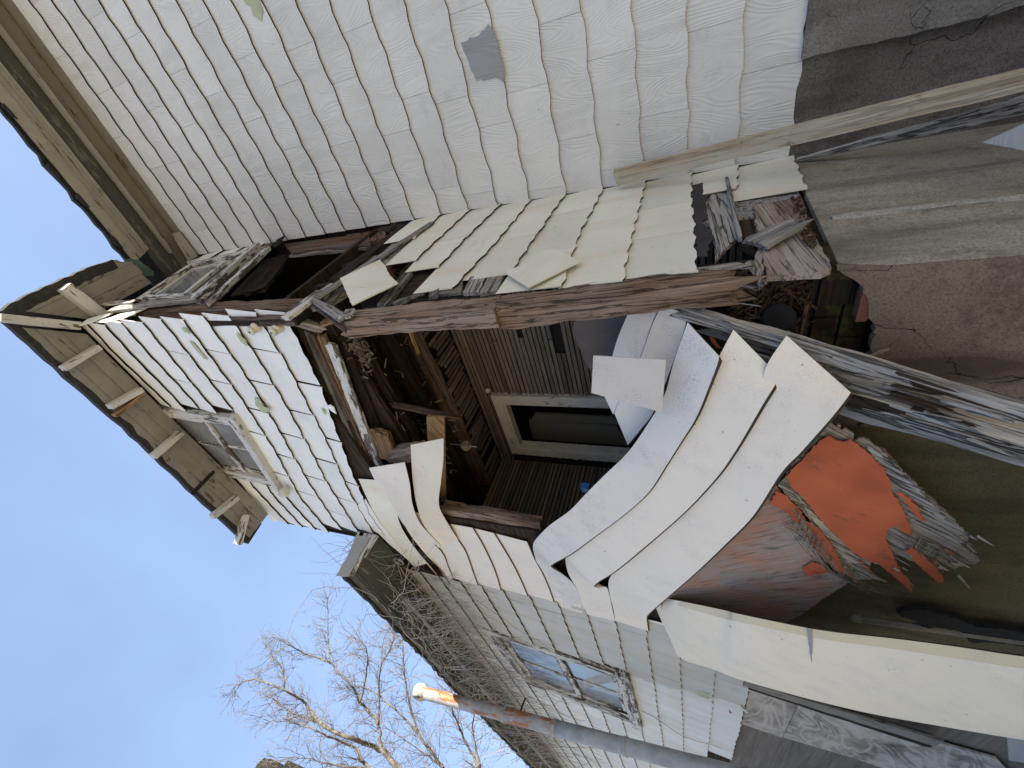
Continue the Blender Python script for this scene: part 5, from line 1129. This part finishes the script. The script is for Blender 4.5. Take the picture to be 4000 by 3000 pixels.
# ================================================================== bare tree, far chimney
TD = 15.0
def tp(x, y, d=TD): p = (800+x*.6329, 1950+y*.6329); r = ray(p); return r*(d/math.hypot(r.x, r.y))
limbs = [
 [(2500, 2900), (2050, 2250), (1700, 1950), (1350, 1760), (1190, 1659), (1080, 1540), (880, 1470), (700, 1370), (620, 1260), (490, 1180), (300, 1110), (180, 1160)],
 [(1700, 1950), (1560, 1790), (1470, 1659), (1330, 1460), (1280, 1330), (1240, 1130), (1220, 900), (1240, 800)],
 [(1190, 1659), (1090, 1540), (1070, 1390), (960, 1250), (900, 1150), (780, 1010), (760, 880), (760, 740), (755, 600)],
 [(2050, 2250), (1850, 1850), (1700, 1659), (1600, 1480), (1530, 1290), (1520, 1170), (1560, 1050)],
 [(1350, 1760), (1010, 1659), (930, 1540), (720, 1440), (560, 1380), (400, 1370)],
 [(1070, 1390), (1080, 1240), (1080, 1050), (1160, 900), (1180, 750)],
 [(2050, 2250), (2060, 1659), (1950, 1500), (1830, 1390)],
 [(1330, 1460), (1080, 1210), (900, 1150)], [(780, 1010), (640, 960), (520, 900), (440, 850)],
 [(1010, 1659), (800, 1640), (620, 1600), (450, 1620)], [(700, 1370), (560, 1330), (420, 1240)], [(1470, 1659), (1350, 1560), (1090, 1390)],
 [(960, 1250), (1000, 1050), (990, 900), (900, 850)], [(490, 1180), (480, 1050), (380, 920)], [(1700, 1659), (1650, 1400), (1700, 1250)]]
tr = thing('bare_tree', 'bare winter tree with tan seed tips rising behind the wing', 'tree', tp(2500, 2900, TD).xy.to_3d()+V((0, 0, GROUND)))
rr = random.Random(9); tw = []; lb = []; seeds = []
def twig(p, d, L, r, lv):
    n = 4; pts = [p.copy()]; q = p.copy()
    for i in range(n):
        d = (d+V((rr.gauss(0, .16), rr.gauss(0, .16), rr.gauss(0, .14)+.05))).normalized(); q = q+d*L/n; pts.append(q.copy())
    tw.append(tube('', pts, [r*(1-.6*i/n) for i in range(n+1)], 'bark', sides=3, build=False, cap=False))
    if lv == 0:
        if rr.random() < .55:
            for k in range(rr.randint(1, 3)):
                c = q+V((rr.gauss(0, .04), rr.gauss(0, .04), rr.gauss(0, .04))); s = rr.uniform(.010, .024)
                a = V((rr.gauss(0, 1), rr.gauss(0, 1), rr.gauss(0, 1))).normalized()*s; b = a.orthogonal().normalized()*s*.7; e = a.cross(b).normalized()*s*.6
                seeds.append(([c+a, c+b, c-a, c-b, c+e, c-e], [(0, 1, 4), (1, 2, 4), (2, 3, 4), (3, 0, 4), (1, 0, 5), (2, 1, 5), (3, 2, 5), (0, 3, 5)]))
        return
    for k in range(rr.choice((2, 3, 3))):
        i = rr.randint(1, n); dd = (d+V((rr.gauss(0, .6), rr.gauss(0, .6), rr.gauss(.15, .5)))).normalized()
        twig(pts[i], dd, L*rr.uniform(.55, .8), r*.6, lv-1)
for li, l in enumerate(limbs):
    dz = [TD+rr.uniform(-.6, .6) if j > 1 else TD for j in range(len(l))]; dz[0] = TD
    kp = [tp(x, y, dz[j]) for j, (x, y) in enumerate(l)]; N = 5*(len(kp)-1)
    pts = [crom(kp, i/N)+V((rr.gauss(0, .012), rr.gauss(0, .015), rr.gauss(0, .012))) for i in range(N+1)]
    r0 = .13 if li == 0 else .065 if li < 5 else .04
    rad = [max(.010, r0*(1-.90*(i/N)**.8)) for i in range(N+1)]
    tube('limb', pts, rad, 'bark', tr, 7)
    if li == 0: tube('trunk', [V((pts[0].x-.1, pts[0].y, GROUND-.1)), V((pts[0].x-.05, pts[0].y, (GROUND+pts[0].z)/2)), pts[0]], [.26, .2, .17], 'bark', tr, 10)
    for i in range(int(N*.22), N+1):
        for k in range(2):
            d = (pts[min(i+1, N)]-pts[i-1]).normalized()
            dd = (d*.7+V((rr.gauss(0, .7), rr.gauss(0, .7), rr.gauss(.2, .6)))).normalized()
            twig(pts[i], dd, rr.uniform(.35, .85), .010, 2)
o = many('twigs', tw, 'bark', tr); o['kind'] = 'stuff'
o = many('seed_heads', seeds, 'seed', tr); o['kind'] = 'stuff'
ch0 = [tp(x, y, 20) for x, y in ((305, 1680), (320, 1640), (368, 1594), (430, 1610), (485, 1660), (500, 1720))]
ch = thing('dark_chimney', 'chimney top beside the bare tree, silhouette black painted in', 'chimney', (ch0[0].x, ch0[0].y, GROUND))
slab('chimney_cap', ch0, .8, 'black', ch, rough=(.1, .03))  # cap and shaft coloured black to stand for a silhouette's shade
c_ = (ch0[0]+ch0[-1])/2; dirx = (ch0[-1]-ch0[0]).normalized()
box('chimney_shaft', (c_.x-.45, c_.y-.2, GROUND), (c_.x+.45, c_.y+.6, min(p.z for p in ch0)+.02), 'black', ch)
